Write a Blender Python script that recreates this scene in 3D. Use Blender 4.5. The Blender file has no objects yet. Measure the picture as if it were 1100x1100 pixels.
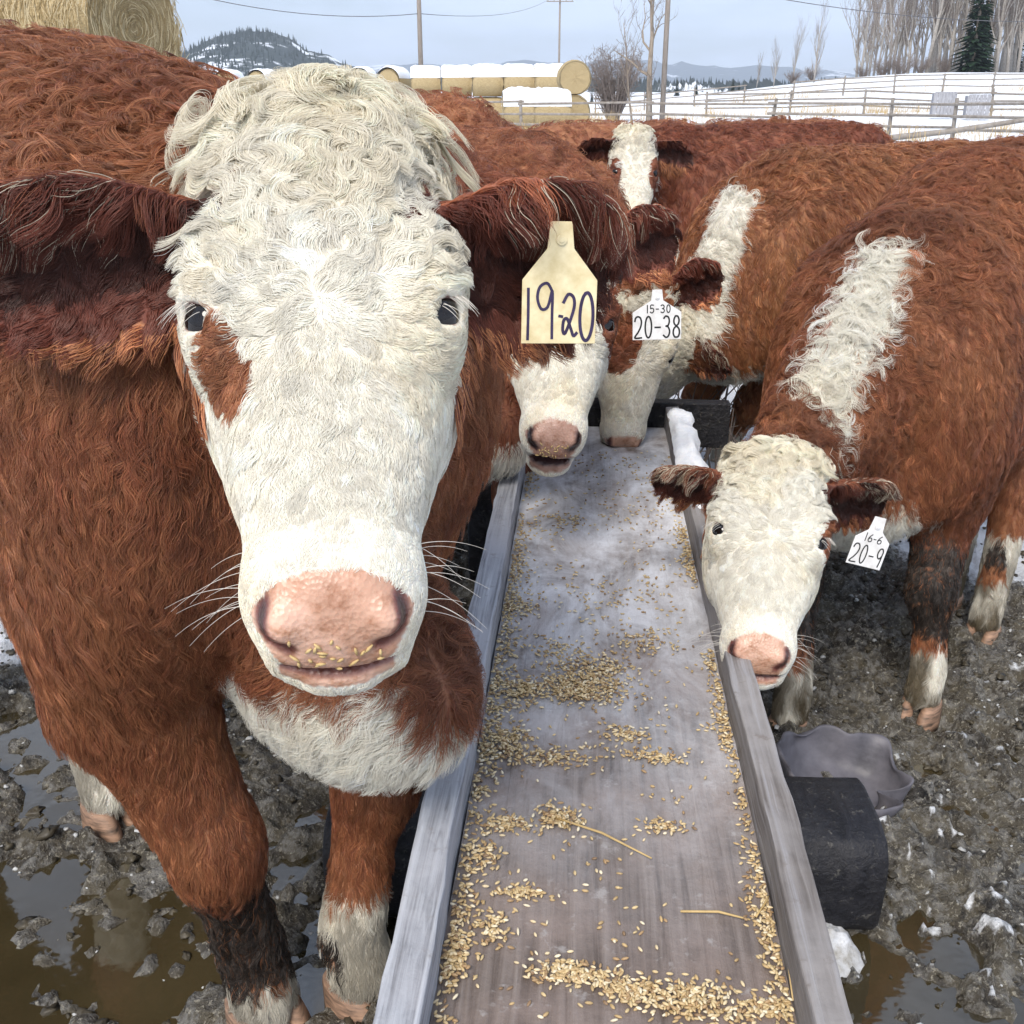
import bpy, math, random
import numpy as np
from mathutils import Vector, Matrix, kdtree

sc = bpy.context.scene
random.seed(7); RNG = np.random.default_rng(11)
R = math.radians

# ------------------------------------------------------------------ camera
CAM_H = 1.30; PITCH = 22.03
cam_d = bpy.data.cameras.new("camera"); cam = bpy.data.objects.new("camera", cam_d)
sc.collection.objects.link(cam); sc.camera = cam
cam.location = (0, 0, CAM_H); cam.rotation_euler = (R(90 - PITCH), 0, 0)
cam_d.sensor_width = 36; cam_d.lens = 36.0; cam_d.clip_start = 0.02; cam_d.clip_end = 6000
cam_d.dof.use_dof = False

# ------------------------------------------------------------------ world, sun, exposure
SUN_EL, SUN_AZ = 48.0, 20.0          # high, soft winter overcast, from behind the camera's left
world = bpy.data.worlds.new("World"); sc.world = world; world.use_nodes = True
nt = world.node_tree; nt.nodes.clear()
def wn(t, **k):
    n = nt.nodes.new(t)
    for a, b in k.items(): setattr(n, a, b)
    return n
sky = wn('ShaderNodeTexSky', sky_type='NISHITA', sun_disc=False, sun_elevation=R(SUN_EL),
         sun_rotation=R(180 + SUN_AZ), air_density=1.0, dust_density=2.5, ozone_density=1.5, altitude=800)
tc = wn('ShaderNodeTexCoord'); mp = wn('ShaderNodeMapping'); mp.inputs['Scale'].default_value = (1.0, 1.0, 4.5)
noi = wn('ShaderNodeTexNoise'); noi.inputs['Scale'].default_value = 4.2; noi.inputs['Detail'].default_value = 7
noi.inputs['Roughness'].default_value = 0.55; noi.inputs['Distortion'].default_value = 0.4
rmp = wn('ShaderNodeValToRGB'); rmp.color_ramp.elements[0].position = 0.40; rmp.color_ramp.elements[1].position = 0.62
rmp.color_ramp.elements[0].color = (0.50, 0.50, 0.50, 1); rmp.color_ramp.elements[1].color = (0.97, 0.97, 0.97, 1)
cloud = wn('ShaderNodeRGB'); cloud.outputs[0].default_value = (7.6, 8.8, 11.0, 1)      # cloud deck radiance before the strength below
mix = wn('ShaderNodeMix', data_type='RGBA')
bg = wn('ShaderNodeBackground'); bg.inputs['Strength'].default_value = 0.068
out = wn('ShaderNodeOutputWorld')
L = nt.links.new
L(tc.outputs['Generated'], mp.inputs['Vector']); L(mp.outputs['Vector'], noi.inputs['Vector'])
L(noi.outputs['Fac'], rmp.inputs['Fac']); L(rmp.outputs['Color'], mix.inputs['Factor'])
L(sky.outputs['Color'], mix.inputs['A']); L(cloud.outputs['Color'], mix.inputs['B'])
L(mix.outputs['Result'], bg.inputs['Color']); L(bg.outputs['Background'], out.inputs['Surface'])

sun_d = bpy.data.lights.new("sun", 'SUN'); sun = bpy.data.objects.new("sun", sun_d); sc.collection.objects.link(sun)
sun_d.energy = 2.2; sun_d.angle = R(25); sun_d.color = (1.0, 0.93, 0.84)
# light travels from behind-left of the camera towards +Y
az = R(SUN_AZ); el = R(SUN_EL)
to_sun = Vector((-math.sin(az) * math.cos(el), -math.cos(az) * math.cos(el), math.sin(el)))
sun.rotation_euler = to_sun.to_track_quat('Z', 'Y').to_euler()
sun.location = (-3, -6, 9)

sc.view_settings.view_transform = 'Standard'; sc.view_settings.look = 'None'
sc.view_settings.exposure = 0.80; sc.view_settings.gamma = 1.0
sc.cycles.use_adaptive_sampling = True; sc.cycles.adaptive_threshold = 0.02; sc.cycles.max_bounces = 4; sc.cycles.diffuse_bounces = 2; sc.cycles.glossy_bounces = 2; sc.cycles.transmission_bounces = 4; sc.cycles.transparent_max_bounces = 6
try: sc.cycles_curves.shape = 'RIBBONS'
except Exception: pass

# ------------------------------------------------------------------ helpers
cP, sP = math.cos(R(PITCH)), math.sin(R(PITCH))
def U(px, py, z):
    """photo pixel at camera depth z -> world point"""
    xr = (px - 550) / 1100.0; yr = (550 - py) / 1100.0
    return Vector((z * xr, z * (cP + yr * sP), CAM_H + z * (yr * cP - sP)))
def G(px, py, h=0.0):
    """photo pixel on the horizontal plane of height h -> world point"""
    xr = (px - 550) / 1100.0; yr = (550 - py) / 1100.0
    z = (h - CAM_H) / (yr * cP - sP)
    return U(px, py, z)

def link(o, parent=None):
    sc.collection.objects.link(o)
    if parent is not None: o.parent = parent
    return o
def tag(o, label=None, cat=None, group=None, kind=None):
    if label: o['label'] = label
    if cat: o['category'] = cat
    if group: o['group'] = group
    if kind: o['kind'] = kind
    return o
def empty(name, loc=(0, 0, 0), rz=0.0):
    o = bpy.data.objects.new(name, None); o.empty_display_size = 0.1
    o.location = loc; o.rotation_euler = (0, 0, rz)
    return link(o)
def mesh_from(name, verts, faces, mat, parent=None, smooth=True):
    me = bpy.data.meshes.new(name)
    if isinstance(verts, np.ndarray) and isinstance(faces, np.ndarray):
        nf, k = faces.shape
        me.vertices.add(len(verts)); me.vertices.foreach_set('co', verts.astype(np.float32).ravel())
        me.loops.add(nf * k); me.loops.foreach_set('vertex_index', faces.astype(np.int32).ravel())
        me.polygons.add(nf); me.polygons.foreach_set('loop_start', np.arange(0, nf * k, k, dtype=np.int32))
        me.update(calc_edges=True)
    else:
        me.from_pydata([tuple(v) for v in verts], [], [tuple(f) for f in faces]); me.update()
    if smooth:
        me.polygons.foreach_set('use_smooth', np.ones(len(me.polygons), dtype=bool))
    if mat is not None: me.materials.append(mat)
    o = bpy.data.objects.new(name, me)
    return link(o, parent)

class MB:
    """collects shapes into one mesh"""
    def __init__(self): self.v = []; self.f = []
    def add(self, vs, fs):
        n = len(self.v); self.v += [tuple(v) for v in vs]; self.f += [tuple(i + n for i in f) for f in fs]
    def box(self, c, half, M=None, taper=0.0, jit=0.0):
        vs = []
        for x in (-1, 1):
            for y in (-1, 1):
                for z in (-1, 1):
                    k = 1 - taper * (z > 0)
                    p = Vector((x * half[0] * k, y * half[1] * k, z * half[2]))
                    if jit: p += Vector((random.uniform(-jit, jit), random.uniform(-jit, jit), random.uniform(-jit, jit)))
                    if M is not None: p = M @ p
                    vs.append(Vector(c) + p)
        self.add(vs, [(0, 1, 3, 2), (4, 6, 7, 5), (0, 4, 5, 1), (2, 3, 7, 6), (0, 2, 6, 4), (1, 5, 7, 3)])
    def tube(self, pts, rad, n=8, cap=True):
        pts = [Vector(p) for p in pts]
        if not hasattr(rad, '__len__'): rad = [rad] * len(pts)
        base = len(self.v); prev = None
        for i, p in enumerate(pts):
            d = (pts[min(i + 1, len(pts) - 1)] - pts[max(i - 1, 0)]).normalized()
            a = d.orthogonal().normalized() if prev is None else (prev - d * prev.dot(d)).normalized()
            prev = a; b = d.cross(a)
            for k in range(n):
                t = 2 * math.pi * k / n
                self.v.append(tuple(p + (a * math.cos(t) + b * math.sin(t)) * rad[i]))
        for i in range(len(pts) - 1):
            for k in range(n):
                k2 = (k + 1) % n
                self.f.append((base + i * n + k, base + i * n + k2, base + (i + 1) * n + k2, base + (i + 1) * n + k))
        if cap:
            self.f.append(tuple(base + k for k in reversed(range(n))))
            self.f.append(tuple(base + (len(pts) - 1) * n + k for k in range(n)))
    def build(self, name, mat, parent=None, smooth=False):
        return mesh_from(name, self.v, self.f, mat, parent, smooth)

def bevel(o, w, seg=2):
    m = o.modifiers.new('bevel', 'BEVEL'); m.width = w; m.segments = seg; m.limit_method = 'ANGLE'
    return o

# ---- numpy value noise
def _hash(ix, iy, iz, seed):
    n = (ix.astype(np.int64) * 374761393 + iy.astype(np.int64) * 668265263 + iz.astype(np.int64) * 2147483647 + seed * 144665) & 0xffffffff
    n = ((n ^ (n >> 13)) * 1274126177) & 0xffffffff
    n = ((n ^ (n >> 16)) * 2246822519) & 0xffffffff
    return ((n ^ (n >> 15)) & 0xffffff).astype(np.float32) / float(0xffffff)
def vnoise(p, seed=0):
    p = np.asarray(p, dtype=np.float32); i = np.floor(p).astype(np.int64); f = p - i; f = f * f * (3 - 2 * f)
    r = 0
    for dx in (0, 1):
        wx = f[..., 0] if dx else 1 - f[..., 0]
        for dy in (0, 1):
            wy = f[..., 1] if dy else 1 - f[..., 1]
            for dz in (0, 1):
                wz = f[..., 2] if dz else 1 - f[..., 2]
                r = r + wx * wy * wz * _hash(i[..., 0] + dx, i[..., 1] + dy, i[..., 2] + dz, seed)
    return r
def fbm(p, octv=4, seed=0, gain=0.5):
    p = np.asarray(p, dtype=np.float32); r = 0; a = 1.0; t = 0
    for o in range(octv):
        r = r + a * vnoise(p * (2.03 ** o) + 17.3 * o, seed + o); t += a; a *= gain
    return r / t
def sstep(a, b, x):
    t = np.clip((x - a) / (b - a), 0, 1); return t * t * (3 - 2 * t)

# ---- materials
def mat_new(name):
    m = bpy.data.materials.new(name); m.use_nodes = True
    b = m.node_tree.nodes['Principled BSDF']
    return m, m.node_tree, b
def nd(t, ty, **k):
    n = t.nodes.new(ty)
    for a, b in k.items(): setattr(n, a, b)
    return n
def ramp(t, fac, stops):
    r = nd(t, 'ShaderNodeValToRGB'); e = r.color_ramp.elements
    while len(e) < len(stops): e.new(0.5)
    for i, (p, c) in enumerate(stops):
        e[i].position = p; e[i].color = (*c, 1) if len(c) == 3 else c
    t.links.new(fac, r.inputs['Fac']); return r.outputs['Color']
def noise_tex(t, scale, detail=4, rough=0.55, vec=None, dist=0.0):
    n = nd(t, 'ShaderNodeTexNoise'); n.inputs['Scale'].default_value = scale; n.inputs['Detail'].default_value = detail
    n.inputs['Roughness'].default_value = rough; n.inputs['Distortion'].default_value = dist
    if vec is not None: t.links.new(vec, n.inputs['Vector'])
    return n.outputs['Fac']
def obj_vec(t, scale=(1, 1, 1), rot=(0, 0, 0)):
    c = nd(t, 'ShaderNodeTexCoord'); m = nd(t, 'ShaderNodeMapping')
    m.inputs['Scale'].default_value = scale; m.inputs['Rotation'].default_value = rot
    t.links.new(c.outputs['Object'], m.inputs['Vector']); return m.outputs['Vector']
def mixc(t, fac, a, b):
    m = nd(t, 'ShaderNodeMix', data_type='RGBA')
    for s, v in (('Factor', fac), ('A', a), ('B', b)):
        if hasattr(v, 'is_linked') or hasattr(v, 'links'): t.links.new(v, m.inputs[s])
        elif s == 'Factor': m.inputs[s].default_value = v
        else: m.inputs[s].default_value = (*v, 1)
    return m.outputs['Result']
def bump(t, b, h, dist=0.003, strength=0.6):
    n = nd(t, 'ShaderNodeBump'); n.inputs['Distance'].default_value = dist; n.inputs['Strength'].default_value = strength
    t.links.new(h, n.inputs['Height']); t.links.new(n.outputs['Normal'], b.inputs['Normal'])
def simple_mat(name, c1, c2=None, scale=8, rough=0.7, stretch=(1, 1, 1), bumpd=0.002, spec=0.3, detail=5):
    m, t, b = mat_new(name); b.inputs['Roughness'].default_value = rough; b.inputs['Specular IOR Level'].default_value = spec
    v = obj_vec(t, stretch); f = noise_tex(t, scale, detail, 0.6, v)
    t.links.new(ramp(t, f, [(0.3, c1), (0.7, c2 or c1)]), b.inputs['Base Color'])
    if bumpd: bump(t, b, f, bumpd)
    return m
HQ = 1.0

# ------------------------------------------------------------------ ground
def graded(lo, f0, f1, hi, c, g=1.13):
    xs = list(np.arange(f0, f1, c)); st = c; x = f0; left = []
    while x > lo: st *= g; x -= st; left.append(x)
    st = c; x = xs[-1]
    while x < hi: st *= g; x += st; xs.append(x)
    return np.array(left[::-1] + xs)
def terrain(x, y):
    a = x / np.maximum(y, 1.0)
    rise = 4.4 * sstep(40, 150, y) * sstep(.02, .40, a) + 2.0 * sstep(150, 420, y) * sstep(.0, .4, a)
    rise = rise - 5.0 * sstep(90, 500, y) * sstep(.15, -.1, a)
    return rise + .25 * (fbm(np.stack([x * .06, y * .06, x * 0], -1), 3, 8) - .5) * sstep(10, 40, y)
gx = graded(-900, -1.35, 1.75, 900, .0085, 1.09); gy = graded(-6, .85, 2.55, 1500, .0085, 1.085)
GX, GY = np.meshgrid(gx, gy, indexing='ij'); near = sstep(16, 5, np.hypot(GX, GY - 1))
p3 = np.stack([GX, GY, GX * 0], -1)
n1 = fbm(p3 * 2.2, 3, 1); n2 = fbm(p3 * 8.5, 3, 2); n3 = fbm(p3 * 27, 3, 3); n4 = fbm(p3 * 70, 3, 4); n6 = fbm(p3 * 15 + 3, 4, 14)
Z = .050 * (n1 - .5) + .060 * (n2 - .5) + .034 * (np.abs(n3 - .5) * -2 + .42) + .018 * (n4 - .5) + .030 * sstep(.48, .75, n6) * (.5 + n3)
# hoof prints
hr = np.random.default_rng(21)
for _ in range(420):
    cx, cy = hr.uniform(-2.2, 2.8), hr.uniform(.8, 4.5); r = hr.uniform(.045, .075); aa = hr.uniform(0, 6.28)
    ix = slice(*np.searchsorted(gx, (cx - .2, cx + .2))); iy = slice(*np.searchsorted(gy, (cy - .2, cy + .2)))
    dx, dy = GX[ix, iy] - cx, GY[ix, iy] - cy; u_, v_ = dx*math.cos(aa)+dy*math.sin(aa), -dx*math.sin(aa)+dy*math.cos(aa)
    d = np.sqrt((u_ / r) ** 2 + (v_ / (r * .8)) ** 2)
    Z[ix, iy] += -hr.uniform(.010, .030) * sstep(1.1, .6, d) + .012 * np.exp(-((d - 1.35) / .25) ** 2)
# low wet places: front left and bottom right of the trough
def low(cx, cy, rx, ry): return np.exp(-(((GX - cx) / rx) ** 2 + ((GY - cy) / ry) ** 2) ** 1.5)
Z += -.040 * low(-.75, 1.22, .42, .27) - .040 * low(.66, 1.17, .22, .16) - .022 * low(-1.15, 1.65, .35, .35) - .02 * low(1.05, 1.45, .2, .12)
Z += .004
# snow cover: bare trampled mud round the trough, snow beyond
sn = fbm(p3 * 1.6, 4, 31); sn2 = fbm(p3 * 14, 3, 33)
rad_ = np.hypot((GX - .15) / 1.0, (GY - 1.5) / 1.35)
cover = sstep(-.10, .12, (rad_ - 1.50) * .7 + (sn - .5) * 1.1 + (sn2 - .5) * .5)
cover = np.maximum(cover, sstep(5.0, 7.5, GY))
spk = sstep(.56, .70, n3 * .5 + n4 * .5) * sstep(.46, .60, sn) * .62
cover = np.maximum(cover, spk * near)
for cx, cy, r in ((.45, 1.75, .06), (-1.28, 2.4, .3), (-1.5, 2.1, .3), (1.60, 2.95, .50), (1.75, 2.5, .3)):
    cover = np.maximum(cover, sstep(r * 1.2, r * .55, np.hypot(GX - cx, GY - cy) + (n3 - .5) * .06))
Z = Z * near * (1 - .35 * cover) + cover * .030 * near + terrain(GX, GY)
for cx, cy, r, hgt in ((.45, 1.75, .06, .04),):
    Z += hgt * np.exp(-((np.hypot(GX - cx, GY - cy) + (n2 - .5) * .05) / r) ** 2)
nxg, nyg = len(gx), len(gy); idg = np.arange(nxg * nyg).reshape(nxg, nyg)
FG = np.stack([idg[:-1, :-1], idg[1:, :-1], idg[1:, 1:], idg[:-1, 1:]], -1).reshape(-1, 4)
def ground_mat():
    m, t, b = mat_new('trampled_mud_and_snow'); v = obj_vec(t)
    a = noise_tex(t, 5, 8, .65, v); f = noise_tex(t, 38, 6, .7, v); g = noise_tex(t, 120, 4, .7, v); w = noise_tex(t, 2.2, 4, .55, v)
    mud = ramp(t, a, [(.30, (.013, .012, .011)), (.43, (.060, .051, .040)), (.52, (.125, .108, .078)), (.60, (.075, .068, .060)), (.72, (.26, .24, .205))])
    mud = mixc(t, ramp(t, f, [(.48, (0, 0, 0)), (.60, (.8, .8, .8))]), mud, (.25, .24, .22))
    mud = mixc(t, ramp(t, g, [(.56, (0, 0, 0)), (.64, (.85, .85, .85))]), mud, (.40, .37, .30))
    mud = mixc(t, ramp(t, noise_tex(t, 16, 5, .7, v, .6), [(.55, (0, 0, 0)), (.66, (.9, .9, .9))]), mud, (.020, .018, .017))
    sa = nd(t, 'ShaderNodeAttribute', attribute_name='snow')
    fa = nd(t, 'ShaderNodeMath', operation='ADD'); fa.use_clamp = True
    sb = nd(t, 'ShaderNodeMath', operation='MULTIPLY_ADD'); t.links.new(f, sb.inputs[0]); sb.inputs[1].default_value = .8; sb.inputs[2].default_value = -.4
    t.links.new(sa.outputs['Fac'], fa.inputs[0]); t.links.new(sb.outputs[0], fa.inputs[1])
    smk = ramp(t, fa.outputs[0], [(.40, (0, 0, 0)), (.62, (1, 1, 1))])
    snow = ramp(t, w, [(.35, (.72, .76, .82)), (.6, (.90, .91, .93))])
    t.links.new(mixc(t, smk, mud, snow), b.inputs['Base Color'])
    rg = ramp(t, noise_tex(t, 7, 5, .6, v), [(.44, (.08, .08, .08)), (.66, (.42, .42, .42))])
    t.links.new(mixc(t, smk, rg, (.75, .75, .75)), b.inputs['Roughness'])
    ad = nd(t, 'ShaderNodeMath', operation='ADD'); t.links.new(f, ad.inputs[0]); t.links.new(g, ad.inputs[1])
    bump(t, b, ad.outputs[0], .016, .9); b.inputs['Specular IOR Level'].default_value = .5
    return m
ground = mesh_from('ground', np.stack([GX, GY, Z], -1).reshape(-1, 3), FG, ground_mat())
at = ground.data.attributes.new('snow', 'FLOAT', 'POINT'); at.data.foreach_set('value', cover.astype(np.float32).ravel())
tag(ground, kind='structure')
def ground_z(x, y):
    i = min(max(np.searchsorted(gx, x), 1), nxg - 1); j = min(max(np.searchsorted(gy, y), 1), nyg - 1); return float(Z[i, j])
# standing water: shows only where the mud dips below it
def water_mat():
    m, t, b = mat_new('muddy_water'); v = obj_vec(t)
    t.links.new(ramp(t, noise_tex(t, 3, 3, .5, v), [(.35, (.030, .023, .010)), (.65, (.055, .042, .020))]), b.inputs['Base Color'])
    b.inputs['Roughness'].default_value = .05; b.inputs['Specular IOR Level'].default_value = 1.0; b.inputs['IOR'].default_value = 1.6
    bump(t, b, noise_tex(t, 26, 2, .5, v), .002, .25); return m
WM = water_mat()
for nm, (x0, x1, y0, y1, zz) in (('puddle', (-1.75, -.16, .80, 2.4, .003)), ('puddle', (.40, 1.7, .80, 1.9, -.001))):
    o = mesh_from(nm, [(x0, y0, zz), (x1, y0, zz), (x1, y1, zz), (x0, y1, zz)], [(0, 1, 2, 3)], WM, None, False); tag(o, kind='structure')
# loose clods, manure and ice lumps
def lumps(name, n, box, rr, mats, seed, keep=None, flat=.65):
    rng = np.random.default_rng(seed); V = []; Fs = []; base = 0
    ico_v, ico_f = lathe_low()
    for _ in range(n):
        x, y = rng.uniform(box[0], box[1]), rng.uniform(box[2], box[3])
        if keep and not keep(x, y): continue
        r = rr[0] * (rr[1] / rr[0]) ** (rng.random() ** 2.2); q = ico_v * (1 + rng.normal(0, .30, (len(ico_v), 1))) * np.array([rng.uniform(.8, 1.5), rng.uniform(.7, 1.2), flat * rng.uniform(.6, 1.2)]) * r
        a = rng.uniform(0, 6.28); c_, s_ = math.cos(a), math.sin(a); q = np.stack([q[:, 0]*c_ - q[:, 1]*s_, q[:, 0]*s_ + q[:, 1]*c_, q[:, 2]], 1)
        V.append(q + np.array([x, y, ground_z(x, y) + r * .15])); Fs.append(ico_f + base); base += len(ico_v)
    return mesh_from(name, np.concatenate(V), np.concatenate(Fs), mats)
def lathe_low(n=8, m=5):
    vs = []; fs = []
    for i in range(m + 1):
        a = math.pi * (i + .5) / (m + 1)
        for j in range(n): vs.append((math.sin(a)*math.cos(6.2832*j/n), math.sin(a)*math.sin(6.2832*j/n), math.cos(a)))
    for i in range(m):
        for j in range(n): fs.append((i*n+j, (i+1)*n+j, (i+1)*n+(j+1) % n, i*n+(j+1) % n))
    vs = vs + [(0, 0, 1.0), (0, 0, -1.0)]; q = m * n
    for j in range(0, n, 2):
        fs.append((n*(m+1), j, j+1, (j+2) % n)); fs.append((n*(m+1)+1, q+(j+2) % n, q+j+1, q+j))
    return np.array(vs), np.array(fs)
trough_free = lambda x, y: not (-.12 < x - .0716 * (y - .8) < .34) and math.hypot(x - .645, y - 1.665) > .2
CLOD = simple_mat('wet_clod', (.020, .016, .012), (.10, .085, .058), 30, .45, bumpd=.006)
ICE = simple_mat('dirty_ice', (.30, .30, .29), (.62, .63, .63), 30, .4, bumpd=.004)
tag(lumps('mud_clods', 6500, (-1.7, 2.3, .85, 3.4), (.003, .013), CLOD, 5, trough_free), 'dark wet clods of mud and manure strewn over the ground', 'mud', kind='stuff')
tag(lumps('ice_crumbs', 2200, (-1.7, 2.3, .85, 3.4), (.002, .008), ICE, 6, trough_free), 'small grey ice and slush crumbs on the mud', 'ice', kind='stuff')

# ------------------------------------------------------------------ far hills
def far_mat(name, c1, c2, sc_, snowy):
    m, t, b = mat_new(name); v = obj_vec(t); b.inputs['Roughness'].default_value = .95; b.inputs['Specular IOR Level'].default_value = 0
    f = noise_tex(t, sc_, 6, .6, v); c = ramp(t, noise_tex(t, sc_ * 9, 4, .6, v), [(.35, c1), (.65, c2)])
    t.links.new(mixc(t, ramp(t, f, [(snowy, (0, 0, 0)), (snowy + .05, (1, 1, 1))]), c, (.78, .82, .88)), b.inputs['Base Color']); return m
def hill(name, px0, px1, prof, dist, mat, rough=4, n=160, depth=.25, seed=1, teeth=0):
    """a ridge whose skyline follows prof(px) in photo pixels, standing at the given distance"""
    xs = np.linspace(px0, px1, n); top = np.array([prof(x) for x in xs])
    nz_ = fbm(np.stack([xs * .06, xs * 0, xs * 0], -1), 4, seed) - .5; top = top - nz_ * rough
    if teeth: top = top - teeth * np.random.default_rng(seed).random(n) ** 2
    V = []; rows = 8
    for r in range(rows):
        k = r / (rows - 1)
        for x, y in zip(xs, top):
            e = U(x, y, dist); V.append((e.x * (1 - depth * (1 - k) * .5), e.y * (1 - depth * (1 - k)), -12 + (e.z + 12) * (k ** .8)))
    ids = np.arange(rows * n).reshape(rows, n); Fc = np.stack([ids[:-1, :-1], ids[:-1, 1:], ids[1:, 1:], ids[1:, :-1]], -1).reshape(-1, 4)
    o = mesh_from(name, np.array(V), Fc, mat, None, True); tag(o, kind='structure'); return o
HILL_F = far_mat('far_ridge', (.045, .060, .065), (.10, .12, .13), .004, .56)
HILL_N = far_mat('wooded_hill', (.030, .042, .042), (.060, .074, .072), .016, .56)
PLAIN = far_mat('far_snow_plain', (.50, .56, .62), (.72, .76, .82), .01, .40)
hill('hill_distant_ridge', -600, 1700, lambda x: 76 + 10 * math.sin(x * .006 + 1) - 10 * math.exp(-((x - 150) / 200) ** 2), 4200, HILL_F, 10, 260, seed=4)
HILLP = lambda x: float(np.interp(x, [120, 180, 200, 228, 262, 290, 315, 330, 352, 380, 430, 460], [96, 72, 55, 41, 33, 34, 43, 54, 58, 71, 85, 96]))
hill('hill_wooded', 120, 460, HILLP, 1300, HILL_N, 7, 260, seed=6)
hill('hill_tree_line', 330, 900, lambda x: 93 - 8 * math.exp(-((x - 500) / 150) ** 2), 900, HILL_N, 5, 420, seed=9, teeth=9)
hill('hill_snow_plain', -400, 1500, lambda x: 99, 640, PLAIN, 3, 120, seed=12)

# the conifer wood that covers the hill and the far tree line: one far-off mass
def far_wood(n=1500):
    rng = np.random.default_rng(3); V = []; Fq = []; base = 0
    for i in range(n):
        if i < n * .6:
            px = rng.normal(262, 52); sky_y = HILLP(px)
            if rng.random() < .5 and px > 300: continue
            k = rng.random() ** .6; e = U(px, sky_y, 1300); x, y = e.x * (1 - .125 * (1 - k)), e.y * (1 - .25 * (1 - k)); z = -12 + (e.z + 12) * (k ** .8); h = rng.uniform(4, 8.5)
        else:
            px = rng.uniform(330, 900); e = U(px, 93 - 8 * math.exp(-((px - 500) / 150) ** 2), 900); x, y, z = e.x, e.y - 1, e.z - rng.uniform(1, 6); h = rng.uniform(5, 11)
        r = h * .19
        ring = [(x + r * math.cos(a), y + r * math.sin(a), z - 1) for a in (0, 1.2566, 2.5133, 3.7699, 5.0265)]
        V += ring + [(x, y, z + h)]; Fq += [(base + j, base + (j + 1) % 5, base + 5) for j in range(5)]; base += 6
    o = mesh_from('conifer_wood', V, Fq, simple_mat('far_conifers', (.012, .024, .020), (.030, .045, .036), .05, .95, bumpd=0, spec=.0), None, False)
    tag(o, 'far-off conifer wood covering the hill and the horizon', 'wood', kind='stuff')
far_wood()

# ------------------------------------------------------------------ feed trough
TR = empty('feed_trough', (.107, .798, 0), -math.atan(.0716))
tag(TR, 'long low wooden feed trough with grain running between the cows', 'trough')
def wood_mat(name, cols, scale=6, grain=34, frost=0.0, rough=.75, bd=.0025):
    m, t, b = mat_new(name); v = obj_vec(t, (grain, 1.6, grain)); v2 = obj_vec(t)
    a = noise_tex(t, 1.6, 6, .62, v, .8); c = noise_tex(t, scale, 5, .6, v2); e = noise_tex(t, scale * 7, 4, .65, v2)
    col = ramp(t, a, [(.30, cols[0]), (.50, cols[1]), (.72, cols[2])])
    col = mixc(t, ramp(t, c, [(.42, (0, 0, 0)), (.62, (.8, .8, .8))]), col, cols[3])
    col = mixc(t, ramp(t, e, [(.60, (0, 0, 0)), (.70, (.55, .55, .55))]), col, cols[4])
    if frost:
        s = nd(t, 'ShaderNodeSeparateXYZ'); t.links.new(v2, s.inputs[0])
        mr = nd(t, 'ShaderNodeMapRange'); mr.inputs['From Min'].default_value = .08; mr.inputs['From Max'].default_value = 1.1; t.links.new(s.outputs['Y'], mr.inputs['Value'])
        ff = nd(t, 'ShaderNodeMath', operation='MULTIPLY'); t.links.new(mr.outputs['Result'], ff.inputs[0])
        fr = ramp(t, noise_tex(t, 9, 7, .7, obj_vec(t, (1, .55, 1)), .5), [(.30, (0, 0, 0)), (.62, (1, 1, 1))]); t.links.new(fr, ff.inputs[1])
        col = mixc(t, ff.outputs[0], col, (.72, .73, .77))
    t.links.new(col, b.inputs['Base Color']); b.inputs['Roughness'].default_value = rough; b.inputs['Specular IOR Level'].default_value = .35
    ad = nd(t, 'ShaderNodeMath', operation='ADD'); t.links.new(a, ad.inputs[0]); t.links.new(e, ad.inputs[1]); bump(t, b, ad.outputs[0], bd, .8)
    return m
W_FLOOR = wood_mat('worn_plywood', [(.055, .041, .034), (.155, .124, .108), (.250, .213, .193), (.250, .196, .172), (.38, .36, .35)], 6, 42, .95, .5, .004)
W_RAIL = wood_mat('grey_weathered_rail', [(.11, .11, .12), (.34, .35, .38), (.52, .54, .58), (.44, .44, .47), (.24, .22, .21)], 5, 60)
W_RAIL2 = wood_mat('brown_grey_rail', [(.11, .095, .085), (.22, .20, .19), (.36, .36, .38), (.30, .28, .27), (.15, .12, .10)], 5, 60)
W_BLACK = wood_mat('tarred_black_wood', [(.005, .005, .007), (.013, .013, .017), (.032, .031, .034), (.022, .021, .023), (.16, .15, .13)], 9, 26, 0, .55, .006)
FZ, RZ = .395, .460; Y0, Y1 = -.62, 2.12; HW = .1935
def plank(name, x0, x1, y0, y1, z0, z1, mat, parent, n=46, wob=.0015, seed=1, axis='y', bev=.003):
    """a sawn board with slightly uneven edges"""
    rng = np.random.default_rng(seed); ys = np.linspace(y0, y1, n); b = MB(); P = []
    j = (rng.random((n, 4, 2)) - .5) * 2 * wob; w1 = fbm(np.stack([ys * 5, ys * 0, ys * 0 + seed], -1), 3, seed) - .5
    for i, y in enumerate(ys):
        for k, (x, z) in enumerate(((x0, z0), (x1, z0), (x1, z1), (x0, z1))):
            P.append((x + j[i, k, 0] + w1[i] * wob * 4, y, z + (j[i, k, 1] if z == z1 else 0)) if axis == 'y' else (y, x + j[i, k, 0], z + (j[i, k, 1] if z == z1 else 0)))
    F_ = [(i*4+k, i*4+(k+1) % 4, (i+1)*4+(k+1) % 4, (i+1)*4+k) for i in range(n-1) for k in range(4)] + [(3, 2, 1, 0), tuple((n-1)*4+k for k in range(4))]
    if axis != 'y': F_ = [f[::-1] for f in F_]
    b.add(P, F_); o = b.build(name, mat, parent); 
    if bev: bevel(o, bev, 2)
    return o
plank('floor_board', -HW, HW, Y0, Y1, FZ - .019, FZ, W_FLOOR, TR, 30, .0008, 1, bev=0)
lr = plank('side_rail', -HW - .048, -HW - .001, Y0, Y1 + .01, RZ - .089, RZ, W_RAIL, TR, 60, .0018, 2); lr['label'] = 'pale grey weathered rail'
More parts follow.
